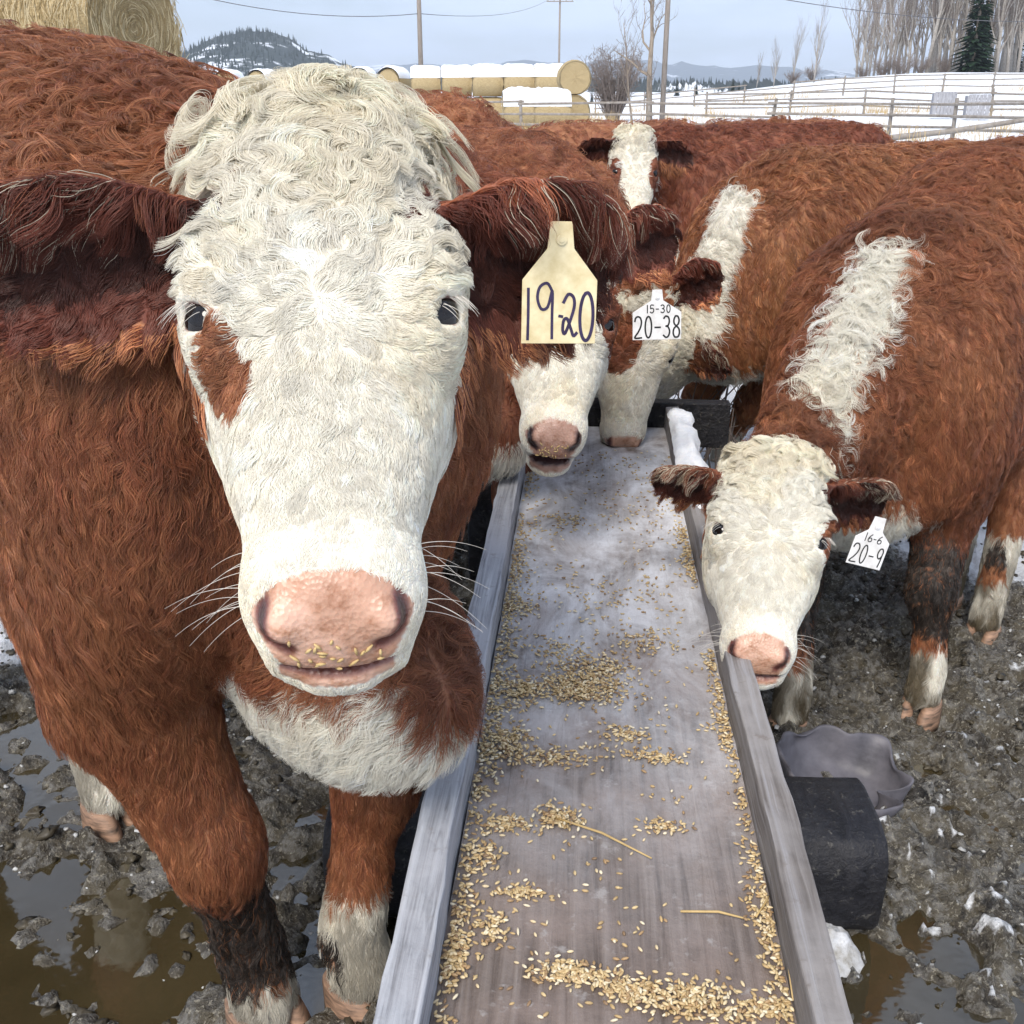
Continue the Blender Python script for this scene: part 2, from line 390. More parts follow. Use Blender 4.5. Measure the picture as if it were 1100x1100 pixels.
rr_ = plank('side_rail', HW + .001, HW + .040, Y0, Y1 + .01, RZ - .089, RZ - .002, W_RAIL2, TR, 60, .0018, 3); rr_['label'] = 'brownish grey rail'
plank('end_board', -HW - .10, HW + .24, 0, 0, 0, 0, W_BLACK, TR, 2) if False else None
b = MB(); b.box((.06, Y1 + .037, FZ + .005), (HW + .13, .024, .068)); o = b.build('end_board', W_BLACK, TR); bevel(o, .004)
for yy, nm in ((.58, 'cross_beam'), (Y1 - .14, 'cross_beam')):
    b = MB(); b.box((0, yy, .292), (HW + .03, .05, .078)); o = b.build(nm, W_BLACK, TR); bevel(o, .006)
# snow lying on the far end of the right rail
def snow_mat():
    m, t, b = mat_new('snow'); v = obj_vec(t); f = noise_tex(t, 30, 6, .65, v)
    t.links.new(ramp(t, f, [(.3, (.74, .77, .82)), (.6, (.90, .91, .93))]), b.inputs['Base Color']); b.inputs['Roughness'].default_value = .7
    b.inputs['Subsurface Weight'].default_value = .2; b.inputs['Subsurface Radius'].default_value = (.02, .025, .03); b.inputs['Subsurface Scale'].default_value = .5
    bump(t, b, f, .008, .8); return m
SNOW = snow_mat()
def snow_strip(name, pts, w, h, seed):
    rng = np.random.default_rng(seed); n = len(pts); V = []; m = 9
    for i, (x, y, z) in enumerate(pts):
        e = math.sin(math.pi * min(1, (min(i, n-1-i) + .6) / 5) / 2)
        for k in range(m):
            a = -1 + 2 * k / (m - 1); jx = fbm(np.array([[i*.35, k*.4, seed*3.]]), 3, seed)[0] - .5
            V.append((x + a * w * (e * .8 + .2) * (1 + jx * .7), y, z + h * e * max(0, 1 - a * a) ** .6 * (.75 + jx * 1.2)))
    ids = np.arange(n * m).reshape(n, m); F_ = np.stack([ids[:-1, :-1], ids[:-1, 1:], ids[1:, 1:], ids[1:, :-1]], -1).reshape(-1, 4)
    return mesh_from(name, np.array(V), F_, SNOW, None, True)
ss_ = snow_strip('snow_ridge', [(HW + .030, y, RZ - .003) for y in np.linspace(1.32, 2.10, 34)], .036, .030, 3)
ss_.location = TR.location; ss_.rotation_euler = TR.rotation_euler; tag(ss_, 'ridge of snow lying on the far end of the right trough rail', 'snow')

# tarred logs under the trough
def log_block(name, c, half_len, r, rz, label, flat=.92, seed=1, mat=W_BLACK):
    rng = np.random.default_rng(seed); n, m = 14, 22; V = []
    for i in range(n):
        x = -half_len + 2 * half_len * i / (n - 1)
        for k in range(m):
            a = 2 * math.pi * k / m; q = r * (1 + .05 * (fbm(np.array([[math.cos(a) * 1.4, math.sin(a) * 1.4, x * 5 + seed]]), 3, seed)[0] - .5) * 2)
            sy, sz = math.cos(a), math.sin(a); q2 = 1.0 / (abs(sy) ** 3.8 + abs(sz) ** 3.8) ** (1 / 3.8)
            V.append((x, q * q2 * sy * .98, q * q2 * sz * flat))
    F_ = [(i*m+k, i*m+(k+1) % m, (i+1)*m+(k+1) % m, (i+1)*m+k) for i in range(n-1) for k in range(m)] + [tuple(reversed(range(m))), tuple((n-1)*m+k for k in range(m))]
    F_ = [f[::-1] for f in F_]
    o = mesh_from(name, V, F_, mat, None, True); o.location = c; o.rotation_euler = (0, 0, rz); bevel(o, .006)
    tag(o, label, 'log'); return o
log_block('support_log', (.15, 1.42, .105), .455, .112, R(-2), 'thick tarred black log lying across under the near part of the trough', seed=4)
log_block('support_log', (.245, 2.72, .128), .36, .135, R(-4), 'tarred black log under the far end of the trough', seed=6)

# crumpled rubber tub beside the log
def tub():
    n = 72; prof = [(.004, .020), (.035, .020), (.07, .022), (.095, .030), (.108, .060), (.118, .095), (.128, .130), (.134, .138), (.140, .131), (.131, .085), (.120, .045), (.112, .004), (.06, .0), (.004, .0)]
    V = []
    for i, (r, z) in enumerate(prof):
        for k in range(n):
            a = 2 * math.pi * k / n; w = min(1, z / .135) ** .8; ca, sa = math.cos(a), math.sin(a)
            f1 = fbm(np.array([[ca * 1.5 + 4, sa * 1.5, z * 9]]), 3, 5)[0] - .5; f2 = fbm(np.array([[ca * 2.4 + 9, sa * 2.4, z * 14]]), 3, 8)[0] - .5; f3 = fbm(np.array([[r * ca * 26, r * sa * 26, 3.]]), 3, 4)[0] - .5
            crease = math.exp(-((math.sin((a - 5.35) / 2)) / .10) ** 2) + .8 * math.exp(-((math.sin((a - 3.9) / 2)) / .13) ** 2) + .6 * math.exp(-((math.sin((a - 1.0) / 2)) / .16) ** 2)
            rr = r * (1 + w * (.75 * f1 + .45 * f2 - .42 * crease)); zz = z + w * (.085 * f2 + .05 * f1 - .030 * crease) + (1 - w) * .030 * f3 * (1 if i < 5 else 0)
            V.append((rr * ca * 1.12, rr * sa, zz))
    F_ = [(i*n+k, i*n+(k+1) % n, (i+1)*n+(k+1) % n, (i+1)*n+k) for i in range(len(prof)-1) for k in range(n)] + [tuple(range(n)), tuple(reversed(range((len(prof)-1)*n, len(prof)*n)))]
    o = mesh_from('rubber_tub', V, [f[::-1] for f in F_], simple_mat('grey_rubber', (.060, .058, .068), (.155, .148, .168), 14, .45, bumpd=.003), None, True)
    o.scale = (.90, .92, .68); o.location = (.640, 1.665, .010); o.rotation_euler = (R(9), R(8), R(20)); s_ = o.modifiers.new('sub', 'SUBSURF'); s_.levels = 1; s_.render_levels = 1
    tag(o, 'crumpled grey rubber feed tub lying behind the black log', 'feed tub')
tub()
DSNOW = simple_mat('dirty_snow', (.80, .81, .83), (.30, .27, .22), 38, .7, bumpd=.012, detail=7)
# lump of frothy snow at the foot of the log
def snow_lump(c, r, h, seed, lab):
    n, m = 30, 12; V = []
    for i in range(m + 1):
        for k in range(n):
            a = 2 * math.pi * k / n; q = i / m; f = fbm(np.array([[math.cos(a) * q * 2.2 + seed, math.sin(a) * q * 2.2, 0]]), 3, seed)[0] - .5; g = fbm(np.array([[math.cos(a) * q * 9, math.sin(a) * q * 9, 2.]]), 3, seed)[0] - .5
            V.append((r * q * (1 + .5 * f) * math.cos(a) * 1.2, r * q * (1 + .5 * f) * math.sin(a), h * (1 - q ** 2.2) * (1 + .9 * f + .5 * g) - .012))
    F_ = [(i*n+k, (i+1)*n+k, (i+1)*n+(k+1) % n, i*n+(k+1) % n) for i in range(m) for k in range(n)]
    o = mesh_from('snow_lump', V, F_, DSNOW, None, True); o.location = c; tag(o, lab, 'snow')
snow_lump((.505, 1.285, .005), .062, .055, 4, 'small heap of grainy snow at the foot of the black log')
snow_lump((.47, 1.77, .0), .06, .12, 7, 'little white snow heap between the trough rail and the rubber tub')

# ------------------------------------------------------------------ grain, straw
def kernel_field():
    rng = np.random.default_rng(77); P = []
    cr, sr = math.cos(-math.atan(.0716)), math.sin(-math.atan(.0716))
    def px(x, y): p = G(x, y, FZ); dx, dy = p.x - .107, p.y - .798; return dx * cr + dy * sr, -dx * sr + dy * cr
    # drifts along both rails
    for sd, n_, wd in ((1, 2300, .012), (-1, 1900, .017)):
        for _ in range(n_):
            y = rng.uniform(-.2, 1.7); k = fbm(np.array([[y * 7, sd * 3., 0]]), 3, 5)[0]
            if rng.random() > k * 1.5 - .1 - (.35 if y > .8 else 0): continue
            P.append((sd * (HW - .004 - abs(rng.normal(0, wd * (.4 + k)))), y, rng.random() * .006))
    # heaps seen in the picture (pixel centre, spread across / along in metres, count)
    for x, y, sx, sy, n_ in ((620, 742, .050, .030, 420), (560, 745, .02, .03, 120), (640, 720, .05, .03, 160), (540, 800, .035, .03, 150), (590, 815, .05, .02, 90), (600, 880, .022, .016, 110), (545, 888, .03, .014, 80), (530, 1000, .02, .02, 50),
                             (560, 960, .02, .008, 60), (700, 815, .035, .012, 70), (670, 790, .03, .02, 50), (715, 890, .02, .01, 40), (740, 1075, .030, .016, 150), (680, 1070, .018, .012, 80), (630, 1050, .035, .012, 100), (600, 1045, .02, .012, 60), (820, 1085, .02, .012, 60),
                             (560, 655, .03, .02, 40), (690, 690, .05, .04, 70), (600, 700, .05, .04, 70), (640, 640, .08, .10, 60), (700, 560, .08, .1, 45), (610, 560, .04, .03, 40), (770, 1090, .04, .015, 60), (520, 920, .015, .02, 50), (490, 1030, .012, .03, 70)):
        cx, cy = px(x, y)
        for _ in range(int(n_ * 1.6)):
            a = rng.normal(0, sx * .75); b_ = rng.normal(0, sy * .75); P.append((cx + a, cy + b_, rng.random() * (.009 if n_ > 100 else .004)))
    for _ in range(2400):
        x, y = rng.uniform(-HW, HW), rng.uniform(-.25, 1.9)
        if rng.random() < 1.9 * (fbm(np.array([[x * 11, y * 8, 2.]]), 3, 9)[0] - .35): P.append((x, y, 0))
    P = [p for p in P if abs(p[0]) < HW - .002]
    n = len(P); iv, if_ = lathe_low(6, 3); V = np.empty((n, len(iv), 3)); P = np.array(P)
    L_, Wd = rng.uniform(.0030, .0046, n), rng.uniform(.0016, .0023, n); a = rng.uniform(0, 6.283, n); tl = rng.normal(0, .25, n)
    for i in range(n):
        q = iv[:, [2, 0, 1]] * np.array([L_[i], Wd[i], Wd[i] * .85]); c_, s_ = math.cos(a[i]), math.sin(a[i]); q[:, 2] += q[:, 0] * tl[i] * .5
        V[i] = np.stack([q[:, 0]*c_ - q[:, 1]*s_, q[:, 0]*s_ + q[:, 1]*c_, q[:, 2]], 1) + np.array([P[i, 0], P[i, 1], FZ + Wd[i] * .9 + P[i, 2]])
    F_ = (if_[None] + (np.arange(n) * len(iv))[:, None, None]).reshape(-1, 4)
    m, t, b = mat_new('feed_grain'); at_ = nd(t, 'ShaderNodeAttribute', attribute_name='kernel_colour'); t.links.new(at_.outputs['Color'], b.inputs['Base Color']); b.inputs['Roughness'].default_value = .5
    o = mesh_from('scattered_grain', V.reshape(-1, 3), F_, m); o.location = TR.location; o.rotation_euler = TR.rotation_euler
    pal = np.array([(.47, .33, .16), (.59, .45, .24), (.69, .56, .35), (.37, .24, .12), (.25, .16, .09), (.74, .65, .47)]); ci = pal[rng.choice(6, n, p=[.26, .30, .18, .13, .05, .08])] * rng.uniform(.85, 1.1, (n, 1))
    ca = o.data.attributes.new('kernel_colour', 'FLOAT_COLOR', 'POINT'); ca.data.foreach_set('color', np.repeat(np.concatenate([ci, np.ones((n, 1))], 1), len(iv), 0).astype(np.float32).ravel())
    tag(o, 'golden feed grain scattered and heaped along the trough floor', 'grain', kind='stuff'); return n
N_KERN = kernel_field()
STRAW = simple_mat('dry_straw', (.45, .31, .13), (.62, .46, .22), 40, .6, bumpd=.0004)
for a_, b_, rad__, lab in (((590, 876), (700, 922), .0016, 'long straw stalk lying diagonally across the trough floor'), ((731, 979), (806, 988), .0015, 'short brown straw lying near the right trough rail'), ((812, 985), (826, 962), .0012, 'tiny bent straw tip against the right trough rail'), ((829, 950), (852, 1075), .0017, 'yellow straw lying lengthwise along the right trough rail')):
    p0, p1 = G(*a_, FZ + .006), G(*b_, FZ + .006); mid = (p0 + p1) / 2 + Vector((.004, .003, .003)); bb = MB(); bb.tube([p0, (p0+mid)/2, mid, (p1+mid)/2, p1], [rad__, rad__, rad__*1.1, rad__*.9, rad__*.7], 6)
    tag(bb.build('straw_stalk', STRAW, None, True), lab, 'straw', 'straws in the trough')

# ------------------------------------------------------------------ hay bales
HAY = simple_mat('hay', (.30, .22, .11), (.55, .44, .26), 5, .85, (2, 16, 16), .03, .1, 8)
HAY_END = simple_mat('hay_end', (.30, .20, .08), (.55, .40, .18), 9, .85, (1, 1, 1), .03, .1, 8)
def bale_mesh(r, hl, seed, snow):
    """round bale lying along local x with a shaggy skin; returns body and snow cap data"""
    rng = np.random.default_rng(seed); n, m = 13, 36; V = []
    for i in range(n):
        x = -hl + 2 * hl * i / (n - 1); e = 1 - .10 * (abs(x) / hl) ** 8
        for k in range(m):
            a = 2 * math.pi * k / m; rr = r * e * (1 + rng.normal(0, .007)); z = rr * math.sin(a)
            V.append((x + rng.normal(0, .012), rr * math.cos(a) * (1.03 if z < 0 else 1), max(z, -r * .93)))
    F_ = [(i*m+(k+1) % m, i*m+k, (i+1)*m+k, (i+1)*m+(k+1) % m) for i in range(n-1) for k in range(m)]
    # recessed, spiral-wound ends
    for s_, i0 in ((-1, 0), (1, (n-1)*m)):
        b0 = len(V)
        for q, dx in ((.86, .0), (.7, .03), (.5, .015), (.28, .04), (.08, .02)):
            for k in range(m):
                a = 2*math.pi*k/m; V.append((s_ * (hl - dx) + rng.normal(0, .012), r*q*math.cos(a), max(r*q*math.sin(a), -r*.93)))
        rings = [i0] + [b0 + j*m for j in range(5)]
        for j in range(5):
            for k in range(m):
                f = (rings[j]+k, rings[j]+(k+1) % m, rings[j+1]+(k+1) % m, rings[j+1]+k); F_.append(f if s_ > 0 else f[::-1])
        f = tuple(b0 + 4*m + k for k in range(m)); F_.append(f if s_ > 0 else f[::-1])
    S = None
    if snow:
        SV, SF = [], []; w = 15
        for i in range(n):
            x = (-hl + 2*hl*i/(n-1)) * 1.02
            for k in range(w):
                a = R(18 + 144 * k / (w-1)); ed = abs(k - (w-1)/2) / ((w-1)/2); th = snow * (.55 + .9 * fbm(np.array([[x * 1.3, k * .3, seed * 2.]]), 3, 2)[0]) * (1 - ed ** 4) * (1 - .6*(abs(x)/hl/1.02) ** 8) * (1 + .3*(rng.random()-.5)); SV.append((x, (r + th) * math.cos(a), (r + th) * math.sin(a) + .004))
        ids = np.arange(n*w).reshape(n, w); SF = [(int(ids[i, k+1]), int(ids[i, k]), int(ids[i+1, k]), int(ids[i+1, k+1])) for i in range(n-1) for k in range(w-1)]
        S = (SV, SF)
    return (V, F_), S
def bale(loc, rz, r, hl, seed, snow, label, group, mats=HAY, cache={}):
    key = (r, hl, seed % 3, snow)
    if key not in cache:
        (V, F_), S = bale_mesh(r, hl, seed % 3 + 1, snow)
        me = mesh_from('hay', V, F_, mats); sm = mesh_from('snow_cap', S[0], S[1], SNOW) if S else None
        cache[key] = (me.data, sm.data if sm else None)
        for o in (me, sm):
            if o: bpy.data.objects.remove(o)
    md, sd = cache[key]
    rt = empty('hay_bale', loc, rz); tag(rt, label, 'hay bale', group); c_ = bpy.data.objects.new('hay', md); link(c_, rt)
    if sd: link(bpy.data.objects.new('snow_cap', sd), rt)
    return rt
# the near stack behind the big cow
for (x, y, h, rz, lab) in ((-4.45, 11.6, 1.93, -24, 'straw-coloured round bale on top of the near stack behind the big cow'), (-6.15, 12.1, 1.93, -10, 'round bale at the far left edge, upper layer of near stack'),
                           (-5.9, 11.7, .62, 6, 'round bale under the near stack, left, behind the big cow'), (-4.35, 11.5, .62, 6, 'round bale under the near stack, right, behind the big cow')):
    bale((x, y, h), R(rz + 90 if False else rz), .70, .74, int(abs(x) * 10), 0, lab, 'round bales in the near stack')
def shag(rt, r, hl, n, seed):
    rng = np.random.default_rng(seed); K = 4; P = np.empty((n, K, 3)); sq = np.linspace(0, 1, K)
    for i in range(n):
        if i < n * .72:
            a, x, l = rng.uniform(0, 6.283), rng.uniform(-hl, hl) * .98, rng.uniform(.08, .30); da = rng.normal(.9, .35) * l / r * rng.choice([-1, 1]); dx = rng.normal(0, .35) * l; lift = rng.random() ** 3 * .06
            aa = a + da * sq; rr = r * (1.005 + 0 * sq) + lift * sq; P[i] = np.stack([x + dx * sq, rr * np.cos(aa), rr * np.sin(aa)], 1)
        else:
            s_ = rng.choice([-1, 1]); q = r * math.sqrt(rng.random()) * .97; a = rng.uniform(0, 6.283); l = rng.uniform(.06, .22); aa = a + l / max(q, .1) * sq; P[i] = np.stack([s_ * (hl + .005 + rng.random() ** 2 * .05 * sq), (q + rng.normal(0, .03) * sq) * np.cos(aa), (q + rng.normal(0, .03) * sq) * np.sin(aa)], 1)
    pal = np.array([(.42, .32, .16), (.58, .47, .28), (.33, .24, .11), (.66, .56, .36)]); STRANDS.append((rt, P, np.tile(np.array([.0035, .0035, .003, .0015]), (n, 1)), pal[rng.integers(0, 4, n)]))
STRANDS = []
for o_ in [o for o in sc.objects if o.name.startswith('hay_bale') and o.location.z > 1.5]: shag(o_, .70, .74, 5200, len(STRANDS) + 3)
# the long snow-capped stack beyond the cows: two layers
def px_x(px, z): return (px - 550) / 1100.0 * z
k = 0
row = [(212, 62), (248, 61), (284, 60), (320, 59), (355, 57), (390, 56), (424, 55), (458, 54), (491, 53), (524, 52), (557, 51.5), (590, 51)]
names = ['first', 'second', 'third', 'fourth', 'fifth', 'sixth', 'seventh', 'eighth', 'ninth', 'tenth', 'eleventh', 'twelfth']
for i, (px, z) in enumerate(row):
    x = px_x(px, z); y = z * 1.08; rz = R(3) if px > 440 else R(80 if i % 2 else 70)
    bale((x, y, 2.02), rz, .72, .76, i, .13, names[i] + ' snow-capped bale from the left in the upper layer of the long stack', 'snow-capped bales of the long stack')
    bale((x, y - .03, .64), rz, .70, .77, i + 1, 0, names[i] + ' bale from the left in the lower layer of the long stack', 'lower bales of the long stack')
for i, (px, z) in enumerate(((560, 43), (592, 43))):
    bale((px_x(px, z), z * 1.08, .72), R(4), .75, .78, i, .22, ('left' if i == 0 else 'right') + ' one of two low bales under thick snow before the long stack', 'low snowy bales')
for i, h in enumerate((.72, 2.10)):
    bale((px_x(616, 45), 45 * 1.08, h), R(92), .72, .60, i, 0, 'bare golden bale turned end-on at right of the stack, ' + ('lower' if i == 0 else 'upper') + ' of two', 'end-on bales')

# ------------------------------------------------------------------ fences
FW = simple_mat('fence_wood', (.20, .17, .14), (.34, .31, .28), 6, .85, (1, 1, 1), .004, .1)
def fence(pts, label, step=2.6, hgt=1.25, rails=(.35, .75, 1.12), wonk=.05, seed=1):
    rng = np.random.default_rng(seed); P = []
    for (x0, y0), (x1, y1) in zip(pts[:-1], pts[1:]):
        n = max(1, int(math.hypot(x1-x0, y1-y0) / step))
        for i in range(n): t = i / n; P.append((x0+(x1-x0)*t, y0+(y1-y0)*t))
    P.append(pts[-1]); rt = empty('rail_fence', (P[0][0], P[0][1], ground_z(*P[0]))); tag(rt, label, 'fence', 'rail fences in the snow'); o0 = Vector(rt.location)
    pp = [Vector((x, y, ground_z(x, y))) for x, y in P]
    for p in pp:
        b = MB(); q = p - o0; l = Vector((rng.normal(0, wonk), rng.normal(0, wonk), 0)); b.tube([q - Vector((0, 0, .25)), q + Vector((0, 0, hgt * rng.uniform(.95, 1.1))) + l], [.075, .06], 7); b.build('post', FW, rt, False)
    for a, c in zip(pp[:-1], pp[1:]):
        for r_ in rails:
            if rng.random() < .06: continue
            b = MB(); e = (c - a).normalized() * .12; s_ = Vector((0, 0, rng.normal(0, .05))); n_ = Vector((e.y, -e.x, 0)).normalized() * .07
            b.tube([a - o0 - e + n_ + Vector((0, 0, r_)), c - o0 + e + n_ + Vector((0, 0, r_)) + s_], [.05, .042], 6); b.build('rail', FW, rt, False)
fence([(px_x(430, 42), 42 * 1.08), (px_x(560, 41), 41 * 1.08), (px_x(700, 40), 40 * 1.08), (px_x(830, 39), 39 * 1.08), (px_x(960, 37), 37 * 1.08), (px_x(1030, 33), 33 * 1.08), (px_x(1130, 29), 29 * 1.08)], 'weathered rail fence running across the snow just beyond the cattle', seed=3)
fence([(px_x(760, 62), 62 * 1.08), (px_x(850, 60), 60 * 1.08), (px_x(930, 58), 58 * 1.08), (px_x(1010, 55), 55 * 1.08), (px_x(1130, 52), 52 * 1.08)], 'rail fence climbing the snowy slope at right, second row', seed=5)
fence([(px_x(640, 84), 84 * 1.08), (px_x(800, 83), 83 * 1.08), (px_x(960, 80), 80 * 1.08), (px_x(1120, 77), 77 * 1.08)], 'farthest rail fence, thin and low across the snow field', seed=7, step=3.2)
# leaning pole gate rail by the fence
b = MB(); p0 = Vector((px_x(940, 30), 32.4, ground_z(px_x(940, 30), 32.4) + .12)); p1 = Vector((px_x(1120, 29), 31.3, ground_z(px_x(1120, 29), 31.3) + .75)); b.tube([p0, (p0 + p1) / 2 + Vector((0, 0, -.05)), p1], [.09, .08, .06], 8)
tag(b.build('fallen_pole', FW, None, True), 'thick pale pole leaning along the foot of the near fence at right', 'pole')
# weathered wooden feeder panels
def panels(px, z, lab, n=6):
    x = px_x(px, z); y = z * 1.08; g0 = ground_z(x, y); rt = empty('plank_crate', (x, y, g0), R(-12)); tag(rt, lab, 'crate', 'old crates by the fence')
    for i in range(n):
        b = MB(); b.box(((i - (n-1)/2) * .17, 0, .62), (.075, .018, .56), jit=.012); b.build('slat', GREYW, rt)
    for s_ in (-1, 1):
        b = MB(); b.box((s_ * (n * .085 + .02), .35, .60), (.018, .36, .52), jit=.01); b.build('side_panel', GREYW, rt)
    for h in (.25, .98):
        b = MB(); b.box((0, .040, h), (n * .085, .02, .05)); b.build('batten', GREYW, rt)
GREYW = simple_mat('grey_planks', (.26, .26, .28), (.42, .42, .44), 4, .85, (6, 6, 1), .004, .1)
panels(1016, 52, 'grey slatted plank crate standing left of a gap by the fence'); panels(1053, 51, 'grey slatted plank crate standing right of a gap by the fence')

# ------------------------------------------------------------------ poles and wires
PW = simple_mat('pole_wood', (.21, .18, .15), (.32, .28, .25), 3, .85, (8, 8, 1), .004, .1)
WIRE = simple_mat('wire', (.10, .10, .11), (.14, .14, .15), 3, .6, bumpd=0)
def pole(px, z, h, r, label, arm=0, base=None):
    x = px_x(px, z); y = z * 1.08; g0 = ground_z(x, y) if base is None else base; rt = empty('utility_pole', (x, y, g0)); tag(rt, label, 'utility pole', 'utility poles')
    b = MB(); b.tube([(0, 0, -.3), (0, 0, h * .5), (0, 0, h)], [r, r * .88, r * .72], 10); b.build('shaft', PW, rt, True)
    if arm:
        b = MB(); b.box((0, -r - .07, h - .35), (arm, .06, .06)); cb = b.build('cross_arm', PW, rt)
        for s_ in (-.9, -.45, .45, .9):
            b = MB(); b.tube([(s_ * arm, -r - .07, h - .285), (s_ * arm, -r - .07, h - .12)], [.05, .035], 6); b.build('insulator', PW, cb)
    return Vector((x, y, g0 + h))
tA = pole(453, 62, 9.5, .16, 'plain utility pole rising behind the long bale stack')
tB = pole(600, 150, 14.5, .17, 'distant utility pole with a cross arm above the bales', 1.9)
tC = pole(712.5, 44, 9.5, .125, 'tall thin utility pole close beside the bare dead tree')
def wire(pts, lab, sag=.3, r=.016):
    b = MB()
    for a, c in zip(pts[:-1], pts[1:]):
        a, c = Vector(a), Vector(c); b.tube([a.lerp(c, t) - Vector((0, 0, sag * 4 * t * (1 - t))) for t in [i / 14 for i in range(15)]], r, 5)
    tag(b.build('overhead_wire', WIRE, None, True), lab, 'wire', 'overhead wires')
wa = Vector((tA.x, tA.y, U(453, 17, 62).z))
wire([U(120, -30, 50), wa, tB - Vector((1.8, 0, .2))], 'overhead wire slung from the plain pole towards the far pole', .8, .020)
wire([U(780, -12, 48), U(1160, 22, 60)], 'overhead wire crossing the sky at upper right', .5, .018)

# ------------------------------------------------------------------ trees
BARK = simple_mat('grey_bark', (.20, .165, .13), (.36, .30, .24), 5, .9, (3, 3, 1), .01, .1)
ASPEN = simple_mat('pale_aspen_bark', (.24, .215, .19), (.46, .43, .39), 3, .9, (4, 4, 1.2), .01, .1)
TWIG = simple_mat('twigs', (.19, .155, .135), (.28, .235, .21), 5, .9, bumpd=0, spec=.1)
NEEDLE = simple_mat('spruce_needles', (.012, .030, .018), (.030, .055, .030), 6, .9, bumpd=0, spec=.1)
def branchy(seed, h, r, levels, spread=.6, first=.3, nb=(7, 5, 4), bend=.12, upw=.25, twr=.35):
    rng = np.random.default_rng(seed); T = MB(); C = MB()
    def grow(p, d, ln, rad, lv):
        n = 5 if lv == 0 else 4; pts = [p]; dd = d.copy()
        for i in range(n):
            dd = (dd + Vector(rng.normal(0, bend * (1 if lv else .35), 3)) + Vector((0, 0, upw * .15 * lv))).normalized(); pts.append(pts[-1] + dd * ln / n)
        rads = [rad * (1 - .78 * i / n) for i in range(n + 1)]
        (T if lv <= 1 else C).tube(pts, rads, 7 if lv == 0 else (5 if lv == 1 else 3), lv == 0)
        if lv >= levels: return
        for k in range(nb[min(lv, len(nb) - 1)]):
            t = first + (1 - first) * (k + rng.random()) / nb[min(lv, len(nb) - 1)] if lv == 0 else .2 + .8 * rng.random()
            t = min(t, .99); i = int(t * n); q = pts[i].lerp(pts[i + 1], t * n - i); a = rng.uniform(0, 6.283)
            side = Vector((math.cos(a), math.sin(a), upw)); nd_ = (dd * (1 - spread) + side * spread).normalized()
            grow(q, nd_, ln * rng.uniform(.28, .55) * (1 - .35 * t if lv == 0 else 1), rads[min(i + 1, n)] * rng.uniform(.4, .65) + .004, lv + 1)
    grow(Vector((0, 0, -.2)), Vector((rng.normal(0, .03), rng.normal(0, .03), 1)).normalized(), h, r, 0); return T, C
def tree(name, x, y, lab, group, T, C, tm, cm, rz=0, sc_=1.0, cache=None, cat='tree', cname='crown'):
    rt = empty(name, (x, y, ground_z(x, y)), rz); rt.scale = (sc_,) * 3; tag(rt, lab, cat, group)
    if cache is not None and 'T' in cache: link(bpy.data.objects.new('trunk', cache['T']), rt); link(bpy.data.objects.new(cname, cache['C']), rt)
    else:
        a = T.build('trunk', tm, rt, True); c = C.build(cname, cm, rt, True)
        if cache is not None: cache['T'], cache['C'] = a.data, c.data
    return rt
T, C = branchy(5, 6.6, .16, 3, .62, .22, (8, 5, 5), .30, .45); tree('bare_tree', px_x(699, 44), 47.5, 'gnarled leafless tree with broken branches beside the thin pole', None, T, C, BARK, TWIG)
T, C = branchy(8, 4.6, .06, 3, .5, .25, (7, 5, 4), .2, .5); tree('bare_tree', px_x(682, 46), 49.7, 'slim leafless sapling left of the gnarled tree', None, T, C, BARK, TWIG)
# rounded leafless bush
def bush(seed, r, h, n):
    rng = np.random.default_rng(seed); T = MB(); C = MB()
    for i in range(n):
        a = rng.uniform(0, 6.283); e = rng.uniform(.35, 1.0); d = Vector((math.cos(a) * e, math.sin(a) * e, 0)); p = Vector((d.x * .25, d.y * .25, -.1)); pts = [p]
        for k in range(4): pts.append(pts[-1] + Vector((d.x * r * .26, d.y * r * .26, h * .27 * (1.15 - .35 * e) * rng.uniform(.8, 1.1))) + Vector(rng.normal(0, .05 * r, 3)))
        T.tube(pts, [.035, .028, .02, .012, .006], 4, False)
        for _ in range(9):
            k = rng.integers(1, 4); q = pts[k].lerp(pts[k + 1], rng.random()); dd = Vector(rng.normal(0, 1, 3)); dd.z = abs(dd.z) * .9 + .3; dd = (dd.normalized() + d * .4).normalized(); l = r * rng.uniform(.18, .42)
            q1 = q + dd * l * .5 + Vector(rng.normal(0, .06, 3)); C.tube([q, q1, q1 + (dd + Vector(rng.normal(0, .3, 3))).normalized() * l * .5], [.012, .010, .006], 3, False)
            for _ in range(2): C.tube([q1, q1 + (dd + Vector(rng.normal(0, .55, 3))).normalized() * l * .45], [.009, .005], 3, False)
    return T, C
T, C = bush(3, 1.6, 3.6, 120); tree('bare_bush', px_x(660, 58), 62.6, 'dense rounded grey leafless bush right of the bale stack', None, T, C, TWIG, TWIG, cat='bush', cname='twigs')
